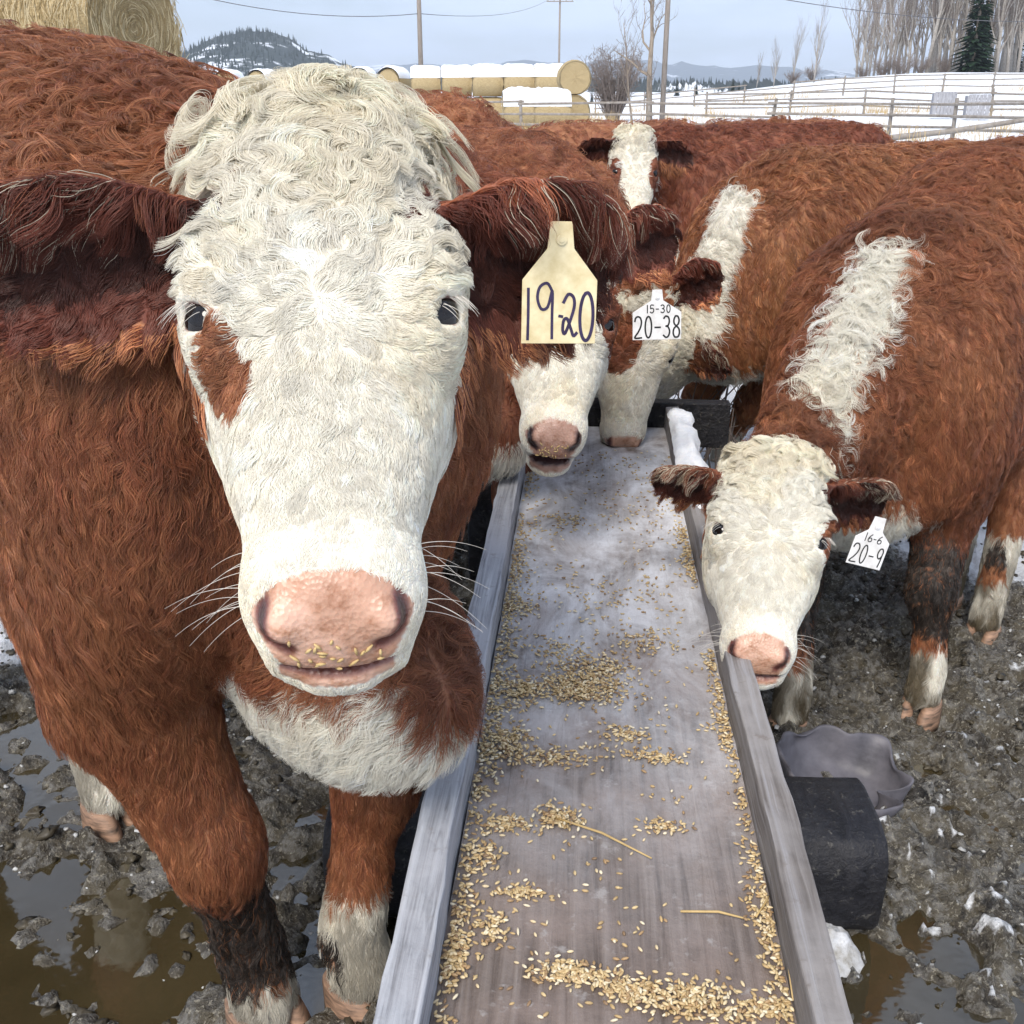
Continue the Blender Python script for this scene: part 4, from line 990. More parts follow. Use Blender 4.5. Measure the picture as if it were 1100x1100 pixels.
def build_cow(S):
    s, lx, hs = S['s'], S.get('lx', 1.0), S.get('hs', 1.0); hl = S.get('hl', 1.0)
    hx, hy = S['heading']; ang = math.atan2(hy, hx)
    root = empty(S.get('name', 'cow'), (S['loc'][0], S['loc'][1], 0), ang)
    tag(root, S['label'], S.get('cat', 'cow'), S.get('group', 'red and white cattle at the feed trough'))
    Ml = Matrix.Translation((S['loc'][0], S['loc'][1], 0)) @ Matrix.Rotation(ang, 4, 'Z'); Mi = Ml.inverted()
    def loc(p): return np.array(Mi @ Vector(p), np.float32)
    def dirn(d): return unit(np.array(Mi.to_3x3() @ Vector(d), np.float32))
    camL = loc((0, 0, CAM_H))
    pr = []
    X = lambda x: x * s * lx
    # torso
    fat = S.get('fat', 1.0)
    st = np.array([(.80,.06,.93,.70),(.76,.15,1.06,.58),(.66,.25,1.10,.54),(.52,.295,1.20,.51),(.28,.32,1.275,.51),(0,.36,1.28,.50),(-.28,.36,1.275,.54),(-.48,.315,1.29,.63),(-.66,.26,1.265,.74),(-.77,.18,1.20,.84),(-.82,.07,1.10,.95)])[::-1]
    Mt = np.eye(3, dtype=np.float32)
    st[:, 1] *= fat; st[:, 3] += S.get('belly', 0); st[:, 2] += S.get('back_up', 0) * np.clip((.35 - st[:, 0]) / .4, 0, 1)
    pr.append(loft((0, 0, 0), Mt, st[:, 0] * s * lx, st[:, 1] * s, st[:, 2] * s, st[:, 3] * s, 2.25, 'torso', 0.05, tri=S.get('tri', 0.12)))
    for sg in (-1, 1):
        pr.append(ellip((X(.55), sg*.215*s*fat, (.86+S.get('belly',0)*.6)*s), (.19*s, .085*s, (.30-S.get('belly',0)*.4)*s), reg='torso', k=0.09))
        pr.append(ellip((X(-.58), sg*.17*s*fat, .86*s), (.23*s, .14*s, .32*s), reg='torso', k=0.09))
        pr.append(ellip((X(-.46), sg*.22*s, 1.22*s), (.09*s, .07*s, .06*s), reg='torso', k=0.07))
    if S.get('brisket', 1): pr.append(ellip((X(.70)+.03*s, 0, .63*s), (.17*s, .13*S.get('bw', 1.0)*s, .14*S.get('bw', 1.0)*s), reg='brisk', k=0.09))
    # head frame
    H = S['head']; poll = loc(H['poll']); T = dirn(H['T']); Vd = np.array(Mi.to_3x3() @ Vector(H['V']), np.float32)
    Vd = unit(Vd - T * (Vd @ T))
    if S.get('roll'):
        rq = Matrix.Rotation(S['roll'], 3, Vector(Vd)); T = unit(np.array(rq @ Vector(T), np.float32))
    Ud = np.cross(Vd, T); MH = np.stack([T, Ud, Vd], 1)
    hp = lambda t, u, v: poll + MH @ (np.array([t * hl, u, v], np.float32) * hs)
    # neck
    nb = np.array([X(.46), 0, .98*s], np.float32); n2 = hp(.06, 0, -.15); nm = (nb + n2) / 2 + np.array([.02*s, 0, .03*s])
    nm = nm + np.array(S.get('neck_off', (0, 0, 0)), np.float32)
    nl = unit(np.cross(n2 - nb, (0, 0, 1)))
    pr.append(chain([nb, nm, n2], [.275*s, .195*s*S.get('neck', 1), .10*hs], 'neck', 0.10, flat=(nl, .74)))
    th = hp(.16, 0, -.20)
    pr.append(chain([th, (nm + n2)/2 + np.array([0,0,-.10*s]), nb + np.array([.16*s*lx, 0, -.30*s])], [.045*hs, .075*s, .13*s], 'neck', 0.10, flat=(nl, .65)))
    # head
    hd = np.array([(-.045,.03,-.065,-.12),(-.025,.072,-.022,-.16),(.02,.101,.0,-.19),(.08,.111,.007,-.21),(.15,.112,.008,-.225),(.22,.111,.006,-.228),(.29,.102,.002,-.212),(.36,.087,.0,-.175),(.42,.070,.0,-.142),(.46,.063,-.003,-.128),(.492,.060,-.014,-.136),(.512,.056,-.030,-.134),(.528,.047,-.052,-.128),(.537,.022,-.072,-.112)])
    pr.append(loft(poll, MH, hd[:,0]*hs*hl, hd[:,1]*hs, hd[:,2]*hs, hd[:,3]*hs, 2.5, 'head', 0.05*hs))
    pr.append(ellip(hp(.470, 0, -.062), (.050*hs, .0690*hs, .052*hs), MH, 'head', 0.03*hs))
    for sg in (-1, 1):
        pr.append(ellip(hp(.20, sg*.075, -.15), (.10*hs, .035*hs, .075*hs), MH, 'head', 0.05*hs))            # jaw cheek
        pr.append(ellip(hp(.224, sg*.089, -.040), (.040*hs, .030*hs, .036*hs), MH, 'head', 0.03*hs))          # orbit
        pr.append(ellip(hp(.186, sg*.086, -.018), (.045*hs, .026*hs, .022*hs), MH, 'head', 0.03*hs))          # brow
    open_m = S.get('mouth', 0.0)
    jaw_v = -.098 - open_m
    pr.append(chain([hp(.22, 0, -.20), hp(.36, 0, -.155 - open_m*.4), hp(.465, 0, jaw_v)], [.05*hs, .04*hs, .027*hs], 'head', 0.03*hs, flat=(Vd, .75)))
    pr.append(ellip(hp(.502, 0, jaw_v), (.042*hs, .052*hs, .026*hs), MH, 'head', 0.014*hs))
    # nose: nostril slits, mouth slit
    for sg in (-1, 1):
        nd_ = frame(MH @ v3(.55, sg*.22, .80), MH @ v3(-.4, sg*.9, 0))
        pr.append(chain([hp(.478, sg*.0565, -.006), hp(.498, sg*.0530, -.021), hp(.513, sg*.046, -.035), hp(.523, sg*.036, -.043)], np.array([.0055, .0090, .0100, .0065])*hs, 'head', 0.009*hs, sub=True))
        pr.append(ellip(hp(.505, sg*.040, -.026), (.013*hs, .010*hs, .012*hs), MH, 'head', 0.02*hs))
    pr.append(ellip(hp(.515, 0, -.071 - open_m*.45), (.065*hs, .056*hs, (.0050 + open_m*.42)*hs), MH, 'head', 0.006*hs, sub=True))
    # eyes
    eyes = []
    for sg in (-1, 1):
        o = unit(MH @ v3(.10, sg*.66, .74)); c = hp(.226, sg*.1005, -.0178)
        fr = frame(MH @ v3(.62, sg*-.42, .45), o)   # x along the eye slit, y outwards
        if S.get('eyes', 1):
            pr.append(ellip(c + o*.010*hs, (.0182*hs, .021*hs, .0116*hs), fr, 'head', 0.008*hs, sub=True))
        eyes.append((c - o * .0128*hs, sg, o, fr))
        pr.append(ellip(hp(.226-.0215, sg*.1005, -.014), (.0085*hs, .016*hs, .014*hs), MH, 'head', 0.014*hs))      # upper lid
    # ears
    EAR = []
    for sg, e in ((1, S['ear_l']), (-1, S['ear_r'])):
        if e is None: continue
        ed = dirn(e['dir']); en = np.array(Mi.to_3x3() @ Vector(e['n']), np.float32); en = unit(en - ed * (en @ ed)); ew = np.cross(en, ed)
        ME = np.stack([ed, ew, en], 1); el = e.get('len', .20) * hs; wd = e.get('w', .056) * hs
        b0 = hp(*e.get('base', (.035, sg*.088, -.085)))
        tt = np.array([-.15, 0, .12, .35, .6, .82, .95, 1.0]) * el; ww = np.array([.35, .42, .62, .95, 1.0, .75, .42, .12]) * wd
        th_ = np.array([.022, .022, .016, .0115, .010, .009, .008, .005]) * hs
        pr.append(loft(b0, ME, tt, ww, th_, -th_, 2.2, 'ear', 0.018*hs, cup=e.get('cup', .55), bend=e.get('bend', 0.0)))
        EAR.append((b0, ME, el, wd, sg))
    # legs
    feet = S.get('feet', {}); hoof_xy = []
    for key, sg in (('FL', 1), ('FR', -1)):
        f = loc((*feet[key][:2], 0)) if key in feet else np.array([X(.53), sg*.15*s, 0], np.float32)
        top = np.array([X(.53), sg*.17*s, .74*s]); el_ = np.array([X(.50), sg*.18*s, .60*s])
        kn = el_ + (np.array([f[0], f[1], .12*s]) - el_) * .50 + np.array([.035*s, 0, 0]); kn[2] = .36*s
        ft = np.array([f[0]-.012*s, f[1], .125*s]); pa = np.array([f[0]+.005*s, f[1], .06*s])
        g = S.get('leg', 1.0)
        pr.append(chain([top, el_, (el_*.45+kn*.55), kn, kn*.5+ft*.5, ft, pa], np.array([.13, .100, .070, .058, .043, .046, .046])*s*g, 'leg', 0.05))
        pr.append(ellip((kn[0]+.01*s, kn[1], kn[2]), (.055*s*g, .055*s*g, .075*s), reg='leg', k=0.03))
        hoof_xy.append((f[0], f[1]))
    for key, sg in (('HL', 1), ('HR', -1)):
        f = loc((*feet[key][:2], 0)) if key in feet else np.array([X(-.60), sg*.16*s, 0], np.float32)
        hip = np.array([X(-.56), sg*.16*s, .86*s]); sti = np.array([X(-.42), sg*.19*s, .70*s])
        sti = sti + (np.array([f[0], f[1], 0]) - np.array([X(-.60), sg*.16*s, 0])) * .25 * np.array([1, 1, 0])
        hk = np.array([f[0]-.075*s, f[1], .46*s]); ft = np.array([f[0]-.02*s, f[1], .14*s]); pa = np.array([f[0], f[1], .065*s]); g = S.get('leg', 1.0)
        pr.append(chain([hip, sti, sti*.45+hk*.55+np.array([0,0,.02*s]), hk, hk*.5+ft*.5, ft, pa], np.array([.17, .125, .085, .062, .050, .047, .046])*s*g, 'leg', 0.05))
        hoof_xy.append((f[0], f[1]))
    # tail
    tl = S.get('tail', True)
    if tl:
        x0 = X(-.78); pr.append(chain([(x0, 0, 1.17*s), (x0-.09*s, 0, 1.08*s), (x0-.12*s, .01, .80*s), (x0-.10*s, .02, .45*s)], [.05*s, .034*s, .026*s, .045*s], 'leg', 0.03))
    # polygonise
    base = S.get('cell', 0.016); hc = S.get('hcell', 0.008); refs = []
    hbx = np.array([hp(a, b, c) for a in (-.05, .54) for b in (-.13, .13) for c in (-.24, .03)])
    refs.append((hbx.min(0), hbx.max(0), hc))
    for b0, ME, el, wd, sg in EAR:
        q = np.array([b0 + ME @ np.array([a, b, c], np.float32) for a in (0, el) for b in (-wd, wd) for c in (-.02, wd*.5)]); refs.append((q.min(0), q.max(0), max(hc, .006)))
    if S.get('fine'):
        q = np.array([hp(a, b, c) for a in (.44, .54) for b in (-.08, .08) for c in (-.15, .0)]); refs.append((q.min(0), q.max(0), S['fine']))
    V, F = polygonise(pr, base, refs)
    V = lap_smooth(V, F, S.get('smooth', 2), 0.45); N, _ = vnormals(V, F)
    # region weights at vertices
    Wd = np.full((len(V), len(REG)), 9.0)
    for p in pr:
        if p.sub: continue
        m = ((V > p.lo - .25) & (V < p.hi + .25)).all(1)
        if m.any():
            i = REG.index(p.reg); d = p.fn(V[m].astype(np.float32)); Wd[m, i] = np.minimum(Wd[m, i], d)
    W = np.exp(-np.clip(Wd - Wd.min(1, keepdims=True), 0, 1) / 0.018); W /= W.sum(1, keepdims=True)
    eyeC = [hp(.226, sg*.1005, -.0178) for sg in (-1, 1)]
    neck_dir = unit(nb - n2)
    ws, we = REG.index('leg'), REG.index('ear')
    near_scale = S.get('strand', 1.0)

    def look(P, Nn, Wt, rng):
        n = len(P); q = (P - poll) @ MH / hs; t, u, v = q.T; t = t / hl
        wt_, wn_, wh, wear, wl, wb = Wt.T
        nz = fbm(P * 9, 3, 3); nz2 = fbm(P * 26, 3, 9); jit = rng.random(n)
        # ---- head-ness: inside the skull region
        headm = wh
        # ---- base coat
        k = sstep(.30, .72, nz * .5 + nz2 * .5 + (jit - .5) * .55)
        up = np.clip(Nn[:, 2] * .5 + .5, 0, 1)
        c = RED[None] * (1 - k[:, None]) + RUST[None] * k[:, None] * (0.9 + .1 * up[:, None])
        kd_ = sstep(.55, .72, fbm(P * 5 + 9, 3, 21)); c = c * (1 - .45 * kd_[:, None]) + DKRED[None] * .45 * kd_[:, None]
        tint = S.get('tint', (1, 1, 1)); c = c * np.array(tint)[None]
        length = np.full(n, .037) * s; curl = np.full(n, .090); freq = np.full(n, 1.05); lift = np.full(n, .32); rad = np.full(n, .00031)
        spread = np.full(n, .34); grav = np.full(n, .18); clump = np.ones(n)
        flow = np.tile(np.array([-.62, 0, -.62]), (n, 1)) + np.stack([np.zeros(n), np.sign(P[:, 1]) * .1, np.zeros(n)], 1)
        # broad swirls in the coat
        a_ = (fbm(P * 3.1, 2, 40) - .5) * 2.6; ca, sa = np.cos(a_), np.sin(a_)
        flow = np.stack([flow[:, 0] * ca - flow[:, 2] * sa, flow[:, 1], flow[:, 0] * sa + flow[:, 2] * ca], 1)
        flow = flow * (1 - wn_[:, None]) + (neck_dir[None] * .6 + np.array([0, 0, -.6])[None]) * wn_[:, None]
        length = length + wn_ * .010 * s; curl = curl + wn_ * .05; spread = spread + .25 * wn_
        # top line: curly tufts on crest and back
        topm = sstep(.45, .9, Nn[:, 2]) * (1 - wh) * (1 - wear)
        curl = curl + .17 * topm; lift = lift + .45 * topm; spread = spread + .6 * topm; length = length + .010 * topm
        # legs: short, downwards
        flow = flow * (1 - wl[:, None]) + np.array([0, 0, -1.0])[None] * wl[:, None]
        length = length * (1 - wl) + wl * (.024 + .02 * sstep(.42, .7, P[:, 2] / s)) * s; curl = curl * (1 - .5 * wl); lift = lift * (1 - .35 * wl)
        # brisket
        length = length + wb * .006; lift = lift - .1 * wb
        # ---- white pattern
        edge = (nz2 - .5) * .05 + (jit - .5) * .02
        wm = np.zeros(n, bool)
        brl = S.get('brisk_white', .62) * s
        wm |= (P[:, 2] + edge < brl) & (P[:, 0] > X(.40)) & (np.abs(P[:, 1]) < .17 * s) & (wl < .6)
        wm |= (P[:, 2] + edge * 1.5 < .56 * s) & (wl < .45) & (np.abs(P[:, 1]) < .22*s)
        sock = S.get('sock', (.33, .33, .36, .36)); lx_ = P[:, 0] > 0; ly_ = P[:, 1] > 0
        sh = np.where(lx_, np.where(ly_, sock[0], sock[1]), np.where(ly_, sock[2], sock[3])) * s
        wm |= (wl > .5) & (P[:, 2] + edge < sh)
        if 'white' in S: wm |= S['white'](P, edge, Wt)
        hw = (wh > .5) & (t > -.035 + edge * .5)
        if S.get('cheek_white', True): hw |= (t > .03 + edge) & (t < .5) & (v > -.25) & (wear < .4) & (np.abs(u) < .14) & (wn_ > .3) & (v < -.14)
        if 'face' in S: hw = S['face'](t, u, v, hw, edge, wear)
        wm = (wm & (wear < .5)) | (hw & (wear < .5))
        wc = WHITE[None] * (0.88 + .16 * jit[:, None]) * (1 - (.25 * sstep(.5, .75, nz))[:, None] * (1 - CREAM / WHITE)[None])
        crm = np.clip(sstep(.11, -.02, t) * .75 + .55 * sstep(.50, .66, fbm(P * 12, 3, 60)), 0, 1) * wh
        wc = wc * (1 - crm[:, None]) + CREAM[None] * (0.85 + .3 * jit[:, None]) * crm[:, None]
        dirt = np.minimum(1, S.get('dirt', .35) * 1.6) * sstep(.40 - .2 * S.get('dirt', .35), .62 - .2 * S.get('dirt', .35), fbm(P * np.array([22, 22, 9]), 3, 77)) * (1 - sstep(.10*s, .42*s, P[:, 2])) * (wh < .4)
        wc = wc * (1 - dirt[:, None]) + np.array([.16, .13, .085])[None] * dirt[:, None]
        c = np.where(wm[:, None], wc, c)
        # ---- mud on the legs
        if 'mud' in S:
            mm = S['mud'](P, edge, Wt) & (jit < .93); c = np.where(mm[:, None], MUD[None] * (1 + 2.8 * jit[:, None] ** 2) * np.where(nz2 > .52, 1.7, 1.0)[:, None], c); curl = np.where(mm, curl + .08, curl); clump = np.where(mm, 1.5, clump)
        # ---- head hair
        h = wh > .35
        du, dt = u / .11, (t - .235) / .20
        rr = np.sqrt(du * du + dt * dt) + 1e-4
        fl = (T[None] * (dt * 1.25)[:, None] + Ud[None] * (du)[:, None])
        dn = sstep(.22, .42, t)[:, None]; fl = fl * (1 - dn * .75) + (T[None] + .55 * Ud[None] * du[:, None]) * dn * .75
        # the poll hangs forward and sideways
        flow = np.where(h[:, None], fl, flow)
        fore = sstep(.27, .08, t); tp = sstep(.07, -.02, t)
        mop = S.get('mop', 1.0); lh = .016 + .031 * fore + .036 * tp * mop - .008 * sstep(.36, .46, t)
        side = sstep(.03, -.10, v); lh = lh * (1 - .35 * side * (1 - tp))
        length = np.where(h, lh * hs, length); curl = np.where(h, .08 + .08 * fore + .05 * tp, curl)
        freq = np.where(h, 1.1 + .55 * fore - .35 * tp, freq); lift = np.where(h, .26 + .06 * fore + .50 * tp, lift); spread = np.where(h, .20 + .30 * fore + .55 * tp, spread)
        grav = np.where(h, .05 + .50 * tp, grav); clump = np.where(h, 1.0 - .62 * sstep(.20, .33, t), clump)
        # ---- bare skin: nose pad, lips, eyelids
        pad = (t > .477 + .010 * (u / .06) ** 2 - .25 * np.clip(v + .02, -.06, .03)) & (np.abs(u) < .062 - .75 * np.clip(-.035 - v, 0, 1)) & (v > -.070)
        lip = (t > .492) & (v <= -.066) & (v > -.086 - open_m) & (np.abs(u) < .045)
        inmouth = (t > .43) & (v <= -.090) & (v > -.122 - open_m) & (np.abs(u) < .052) & (Nn @ Vd * 0 + 1 > 0)
        near_pad = (t > .425) & (v > -.082)
        length = np.where(near_pad & h, length * .6, length)
        de = np.minimum(np.linalg.norm((P - eyeC[0]), axis=1), np.linalg.norm((P - eyeC[1]), axis=1)) / hs
        length = np.where(de < .040, length * (.18 + .62 * sstep(.012, .040, de)), length)
        bare = pad | (lip) | (de < .0150)
        length = np.where(bare, 0, length)
        # nostril interior: darker red skin, its recess shade painted in further below
        # ---- ears
        if EAR:
            for b0, ME, el, wd, sg in EAR:
                qe = (P - b0) @ ME; te, ue, ve = qe[:, 0] / el, qe[:, 1] / wd, qe[:, 2]
                m = (wear > .35) & (np.abs(ue) < 1.6) & (te > -.3) & (te < 1.2) & (np.abs(qe[:, 2]) < .12)
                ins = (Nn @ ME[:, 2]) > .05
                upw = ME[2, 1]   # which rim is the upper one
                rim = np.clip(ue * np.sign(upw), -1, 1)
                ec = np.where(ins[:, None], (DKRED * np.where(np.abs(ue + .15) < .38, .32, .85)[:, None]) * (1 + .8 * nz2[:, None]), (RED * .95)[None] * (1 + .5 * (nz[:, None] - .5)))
                ec = np.where(((rim < -.68) & (rng.random(n) < .65))[:, None], (RUST * 1.0)[None] * (1 + .4 * (jit[:, None] - .5)), ec)
                wtip = S.get('ear_white', .38); pw = sstep(.25, .75, rim) * sstep(.15, .5, te) * (1 - .5 * sstep(.85, 1, te)) * wtip
                ec = np.where((rng.random(n) < pw)[:, None], (CREAM * .80 / S.get('ear_c', 1.0))[None] * (.8 + .3 * jit[:, None]), ec)
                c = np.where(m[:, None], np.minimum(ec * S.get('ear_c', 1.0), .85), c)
                fe = ME[:, 0][None] * .8 + np.where(ins[:, None], 1.0, .5) * np.array([0, 0, -.75])[None]
                flow = np.where(m[:, None], fe, flow)
                length = np.where(m, (.020 + .024 * sstep(.2, .9, rim) + .006 * sstep(-.3, -.9, rim)) * hs, length)
                curl = np.where(m, .12, curl); freq = np.where(m, .8, freq); lift = np.where(m, .35, lift); spread = np.where(m, .42, spread); grav = np.where(m, .50, grav)
        if 'tweak' in S: S['tweak'](locals())
        rad = np.where(h, .00034, np.where(wear > .35, .00036, rad)) * near_scale
        return dict(col=c, len=length, curl=curl, freq=freq, lift=lift, rad=rad, spread=spread, grav=grav, clump=clump, flow=flow)

    lk = look(V, N, W, np.random.default_rng(5))
    # vertex colour + wetness of bare skin
    q = (V - poll) @ MH / hs; t, u, v = q.T; t = t / hl
    bare = (lk['len'] <= 0) & (W[:, 2] > .3)
    col = lk['col'].copy()
    pinkn = fbm(V * 60, 3, 5)[:, None]
    kn_ = np.clip(sstep(.42, .62, fbm(V * 34, 3, 15)) * .75 + .75 * sstep(-.045, -.070, v) * (v > -.071), 0, 1)[:, None] * .8
    nose_c = np.array(S.get('nose', PINK))[None] * (0.80 + .36 * pinkn) * (1 - kn_ * np.array([.30, .40, .48])[None])
    col = np.where(bare[:, None], nose_c, col * .8)
    de = np.minimum(np.linalg.norm((V - eyeC[0]), axis=1), np.linalg.norm((V - eyeC[1]), axis=1)) / hs
    col = np.where((de < .024)[:, None] & bare[:, None], np.array([.22, .12, .10])[None], col)
    # inside of nostrils and mouth: red skin, shade of the depths painted in
    nost = np.zeros(len(V), bool); nw = np.zeros(len(V)); deep = np.zeros(len(V))
    for p in pr:
        if p.sub and p.k < .014:
            m = ((V > p.lo - .01) & (V < p.hi + .01)).all(1)
            if m.any():
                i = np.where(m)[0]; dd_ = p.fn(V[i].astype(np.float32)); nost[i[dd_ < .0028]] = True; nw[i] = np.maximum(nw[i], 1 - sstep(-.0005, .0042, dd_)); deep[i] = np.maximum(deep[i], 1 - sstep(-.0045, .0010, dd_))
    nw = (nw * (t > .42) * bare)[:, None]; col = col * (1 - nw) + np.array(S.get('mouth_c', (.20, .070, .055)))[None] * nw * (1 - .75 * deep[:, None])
    body = mesh_from('body', V, F, SKIN, root)
    ca = body.data.attributes.new('skin_colour', 'FLOAT_COLOR', 'POINT'); ca.data.foreach_set('color', np.concatenate([col, np.ones((len(V), 1))], 1).astype(np.float32).ravel())
    wa = body.data.attributes.new('wet', 'FLOAT', 'POINT'); wa.data.foreach_set('value', (bare & (t > .4)).astype(np.float32))
    # hair
    view = camL[None] - V; dist = np.linalg.norm(view, axis=1, keepdims=True); fc = (N * view / dist).sum(1)
    dens = np.where(lk['len'] > .001, 1.0, 0.0) * (0.16 + .84 * sstep(-.45, .05, fc)) * np.clip(1 / dist[:, 0] ** 1.3, .02, 9)
    if not S.get('head_hair', 0): dens = dens * (1 + S.get('head_dens', 2.0) * (W[:, 2] + .7 * W[:, we]))
    # parts of the body outside the picture need fewer strands
    yw = np.array(Ml)[:3, :3] @ V.T + np.array(Ml)[:3, 3:4]; dz = yw[1] * cP - (yw[2] - CAM_H) * sP; xr = yw[0] / np.maximum(dz, .05)
    dens = dens * np.where((np.abs(xr) < .62) & (dz > .1), 1.0, .25)
    if S.get('hair', 0):
        hm = np.clip((W[:, 2] + W[:, we] - .3) * 3, 0, 1)
        if S.get('head_hair', 0):
            grow_hair('head_hair', root, V, F, N, W, dens * hm, look, S['head_hair'], S.get('K', 7), S.get('clump_h', 60), seed=S.get('seed', 1) + 50, clump=.8)
            dens = dens * (1 - hm)
        grow_hair('coat', root, V, F, N, W, dens, look, S['hair'], S.get('K', 7), S.get('clump_n', 12), seed=S.get('seed', 1), clump=S.get('clump', .6))
    # eyes
    for c, sg, o, fr in eyes:
        vs, fs = lathe_sphere(.0232 * hs); e = mesh_from('eye', vs, fs, EYE_M, root); e.location = Vector(c)
    # lashes and whiskers
    if S.get('lashes'):
        rng = np.random.default_rng(3); Ls = []
        for c, sg, o, fr in eyes:
            for i in range(18):
                a = rng.uniform(-.018, .016) * hs; p0 = c + o * .0175*hs + fr[:, 0] * a + MH @ v3(-.0145, sg*.004, .003) * hs * (1 - (a/.022/hs)**2)
                d = unit(o * 1.0 + MH @ v3(.75, sg*.5, -.30) + rng.normal(0, .12, 3)); ln = rng.uniform(.014, .028) * hs
                sq = np.linspace(0, 1, 6)[:, None]; Ls.append(p0[None] + d[None] * sq * ln + (MH @ v3(.6, 0, -.25))[None] * sq**2 * ln * .6)
        nl_ = len(Ls)
        for sg in (-1, 1):
            for i in range(13):
                p0 = hp(rng.uniform(.42, .49), sg*rng.uniform(.062, .072), rng.uniform(-.11, -.05)); d = unit(MH @ v3(rng.uniform(-.2, .5), sg*1.0, rng.uniform(-.5, .35))); ln = rng.uniform(.03, .065) * hs
                sq = np.linspace(0, 1, 6)[:, None]; Ls.append(p0[None] + d[None] * sq * ln + np.array([0, 0, -1.0])[None] * sq**2 * ln * .35)
        P = np.array(Ls); n = len(P)
        make_curves('lashes_and_whiskers', P, np.linspace(1, .3, 6)[None] * np.where(np.arange(n) < nl_, .00030, .00028)[:, None], np.tile(np.array([.85, .80, .72]), (n, 1)), HAIR, root)
    # feed stuck to the nose
    if S.get('stuck'):
        rng = np.random.default_rng(8); b = MB()
        sel = np.where(bare & (t > .48) & (v < -.028) & (v > -.066) & (np.abs(u) < .036) & ~nost)[0]
        for i in rng.choice(sel, min(S['stuck'], len(sel)), replace=False):
            d = Vector(np.cross(N[i], rng.normal(0, 1, 3))).normalized(); p = Vector(V[i] + N[i] * .0008); l = rng.uniform(.002, .0055) * hs
            b.tube([p - d * l, p, p + d * l], [.0007 * hs, .0015 * hs, .0006 * hs], 5)
        b.build('stuck_feed', STRAW, root, True)
    # hooves
    for i, (x, y) in enumerate(hoof_xy):
        if S.get('hooves', True):
            h = hoof_mesh(s * S.get('hoof', 1.0)).build('hoof', HOOF_M, root, True); h.location = (x + .012*s, y, S.get('hoof_z', -.020))
    return dict(root=root, Ml=Ml, Mi=Mi, hp=hp, MH=MH, look=look)

# ---- ear tags
STROKES = {
 '0': [[(.5+.42*math.cos(a), .5+.5*math.sin(a)) for a in [math.pi/2 + i*math.pi/9 for i in range(19)]]],
 '1': [[(.5, 1), (.5, 0)]],
 '2': [[(.05,.78),(.15,.93),(.42,1.0),(.75,.95),(.92,.76),(.82,.52),(.5,.27),(.06,.0),(.95,.0)]],
 '3': [[(.08,.9),(.35,1.0),(.72,.95),(.86,.76),(.7,.57),(.42,.53),(.72,.48),(.92,.28),(.75,.06),(.4,.0),(.06,.1)]],
 '5': [[(.88,1.0),(.2,1.0),(.14,.55),(.45,.62),(.82,.52),(.92,.28),(.7,.05),(.35,.0),(.06,.12)]],
 '6': [[(.78,1.0),(.38,.72),(.12,.36),(.18,.1),(.5,.0),(.84,.1),(.9,.32),(.7,.5),(.38,.48),(.16,.32)]],
 '8': [[(.5,.53),(.2,.64),(.14,.82),(.32,.98),(.5,1.0),(.7,.97),(.86,.82),(.78,.64),(.5,.53),(.16,.4),(.06,.2),(.24,.03),(.5,0),(.78,.03),(.94,.2),(.84,.4),(.5,.53)]],
 '9': [[(.86,.62),(.6,.46),(.3,.5),(.12,.72),(.28,.95),(.6,1.0),(.86,.86),(.86,.62),(.84,.3),(.74,.0)]],
 '-': [[(.1,.48),(.9,.48)]], '.': [[(.35,.55),(.65,.5)]],
 'h1': [[(.45,1.0),(.5,.5),(.48,0)]], 'h9': [[(.88,.85),(.6,1.0),(.2,.93),(.08,.72),(.3,.52),(.65,.56),(.88,.85),(.90,.4),(.92,-.04)]],
 'h2': [[(.12,.80),(.4,.98),(.72,.92),(.80,.72),(.6,.42),(.28,.10),(.12,.16),(.16,.38),(.38,.42),(.62,.2),(.80,.04),(1.0,.10)]],
 'h0': [[(.48+.44*math.cos(a), .5+.52*math.sin(a)) for a in [math.pi/2 + .25 + i*math.pi/9 for i in range(19)]]],
}
def ribbon(b, pts, w, z):
    q = [Vector(p) for p in pts]
    if len(q) > 2:      # smooth the stroke
        o = []
        for i in range(len(q) - 1):
            a, p, c, d = q[max(i-1, 0)], q[i], q[i+1], q[min(i+2, len(q)-1)]
            for k in range(5):
                t = k / 5; o.append(.5 * ((2*p) + (c - a)*t + (2*a - 5*p + 4*c - d)*t*t + (3*p - a - 3*c + d)*t**3))
        pts = [(v.x, v.y) for v in o] + [tuple(q[-1])]
    for (x0, y0), (x1, y1) in zip(pts[:-1], pts[1:]):
        d = Vector((x1-x0, y1-y0)); l = d.length
        if l < 1e-6: continue
        d /= l; n = Vector((-d.y, d.x)) * w; e = d * w * .7
        a = [Vector((x0, y0)) - e + n, Vector((x0, y0)) - e - n, Vector((x1, y1)) + e - n, Vector((x1, y1)) + e + n]
        z += 4e-7
        b.add([(p.x, p.y, z) for p in a], [(0, 1, 2, 3)])
def text_strokes(b, items, z):
    for ch, x, y, w, h, th in items:
        for st in STROKES[ch]:
            ribbon(b, [(x + px*w, y + py*h) for px, py in st], th, z)
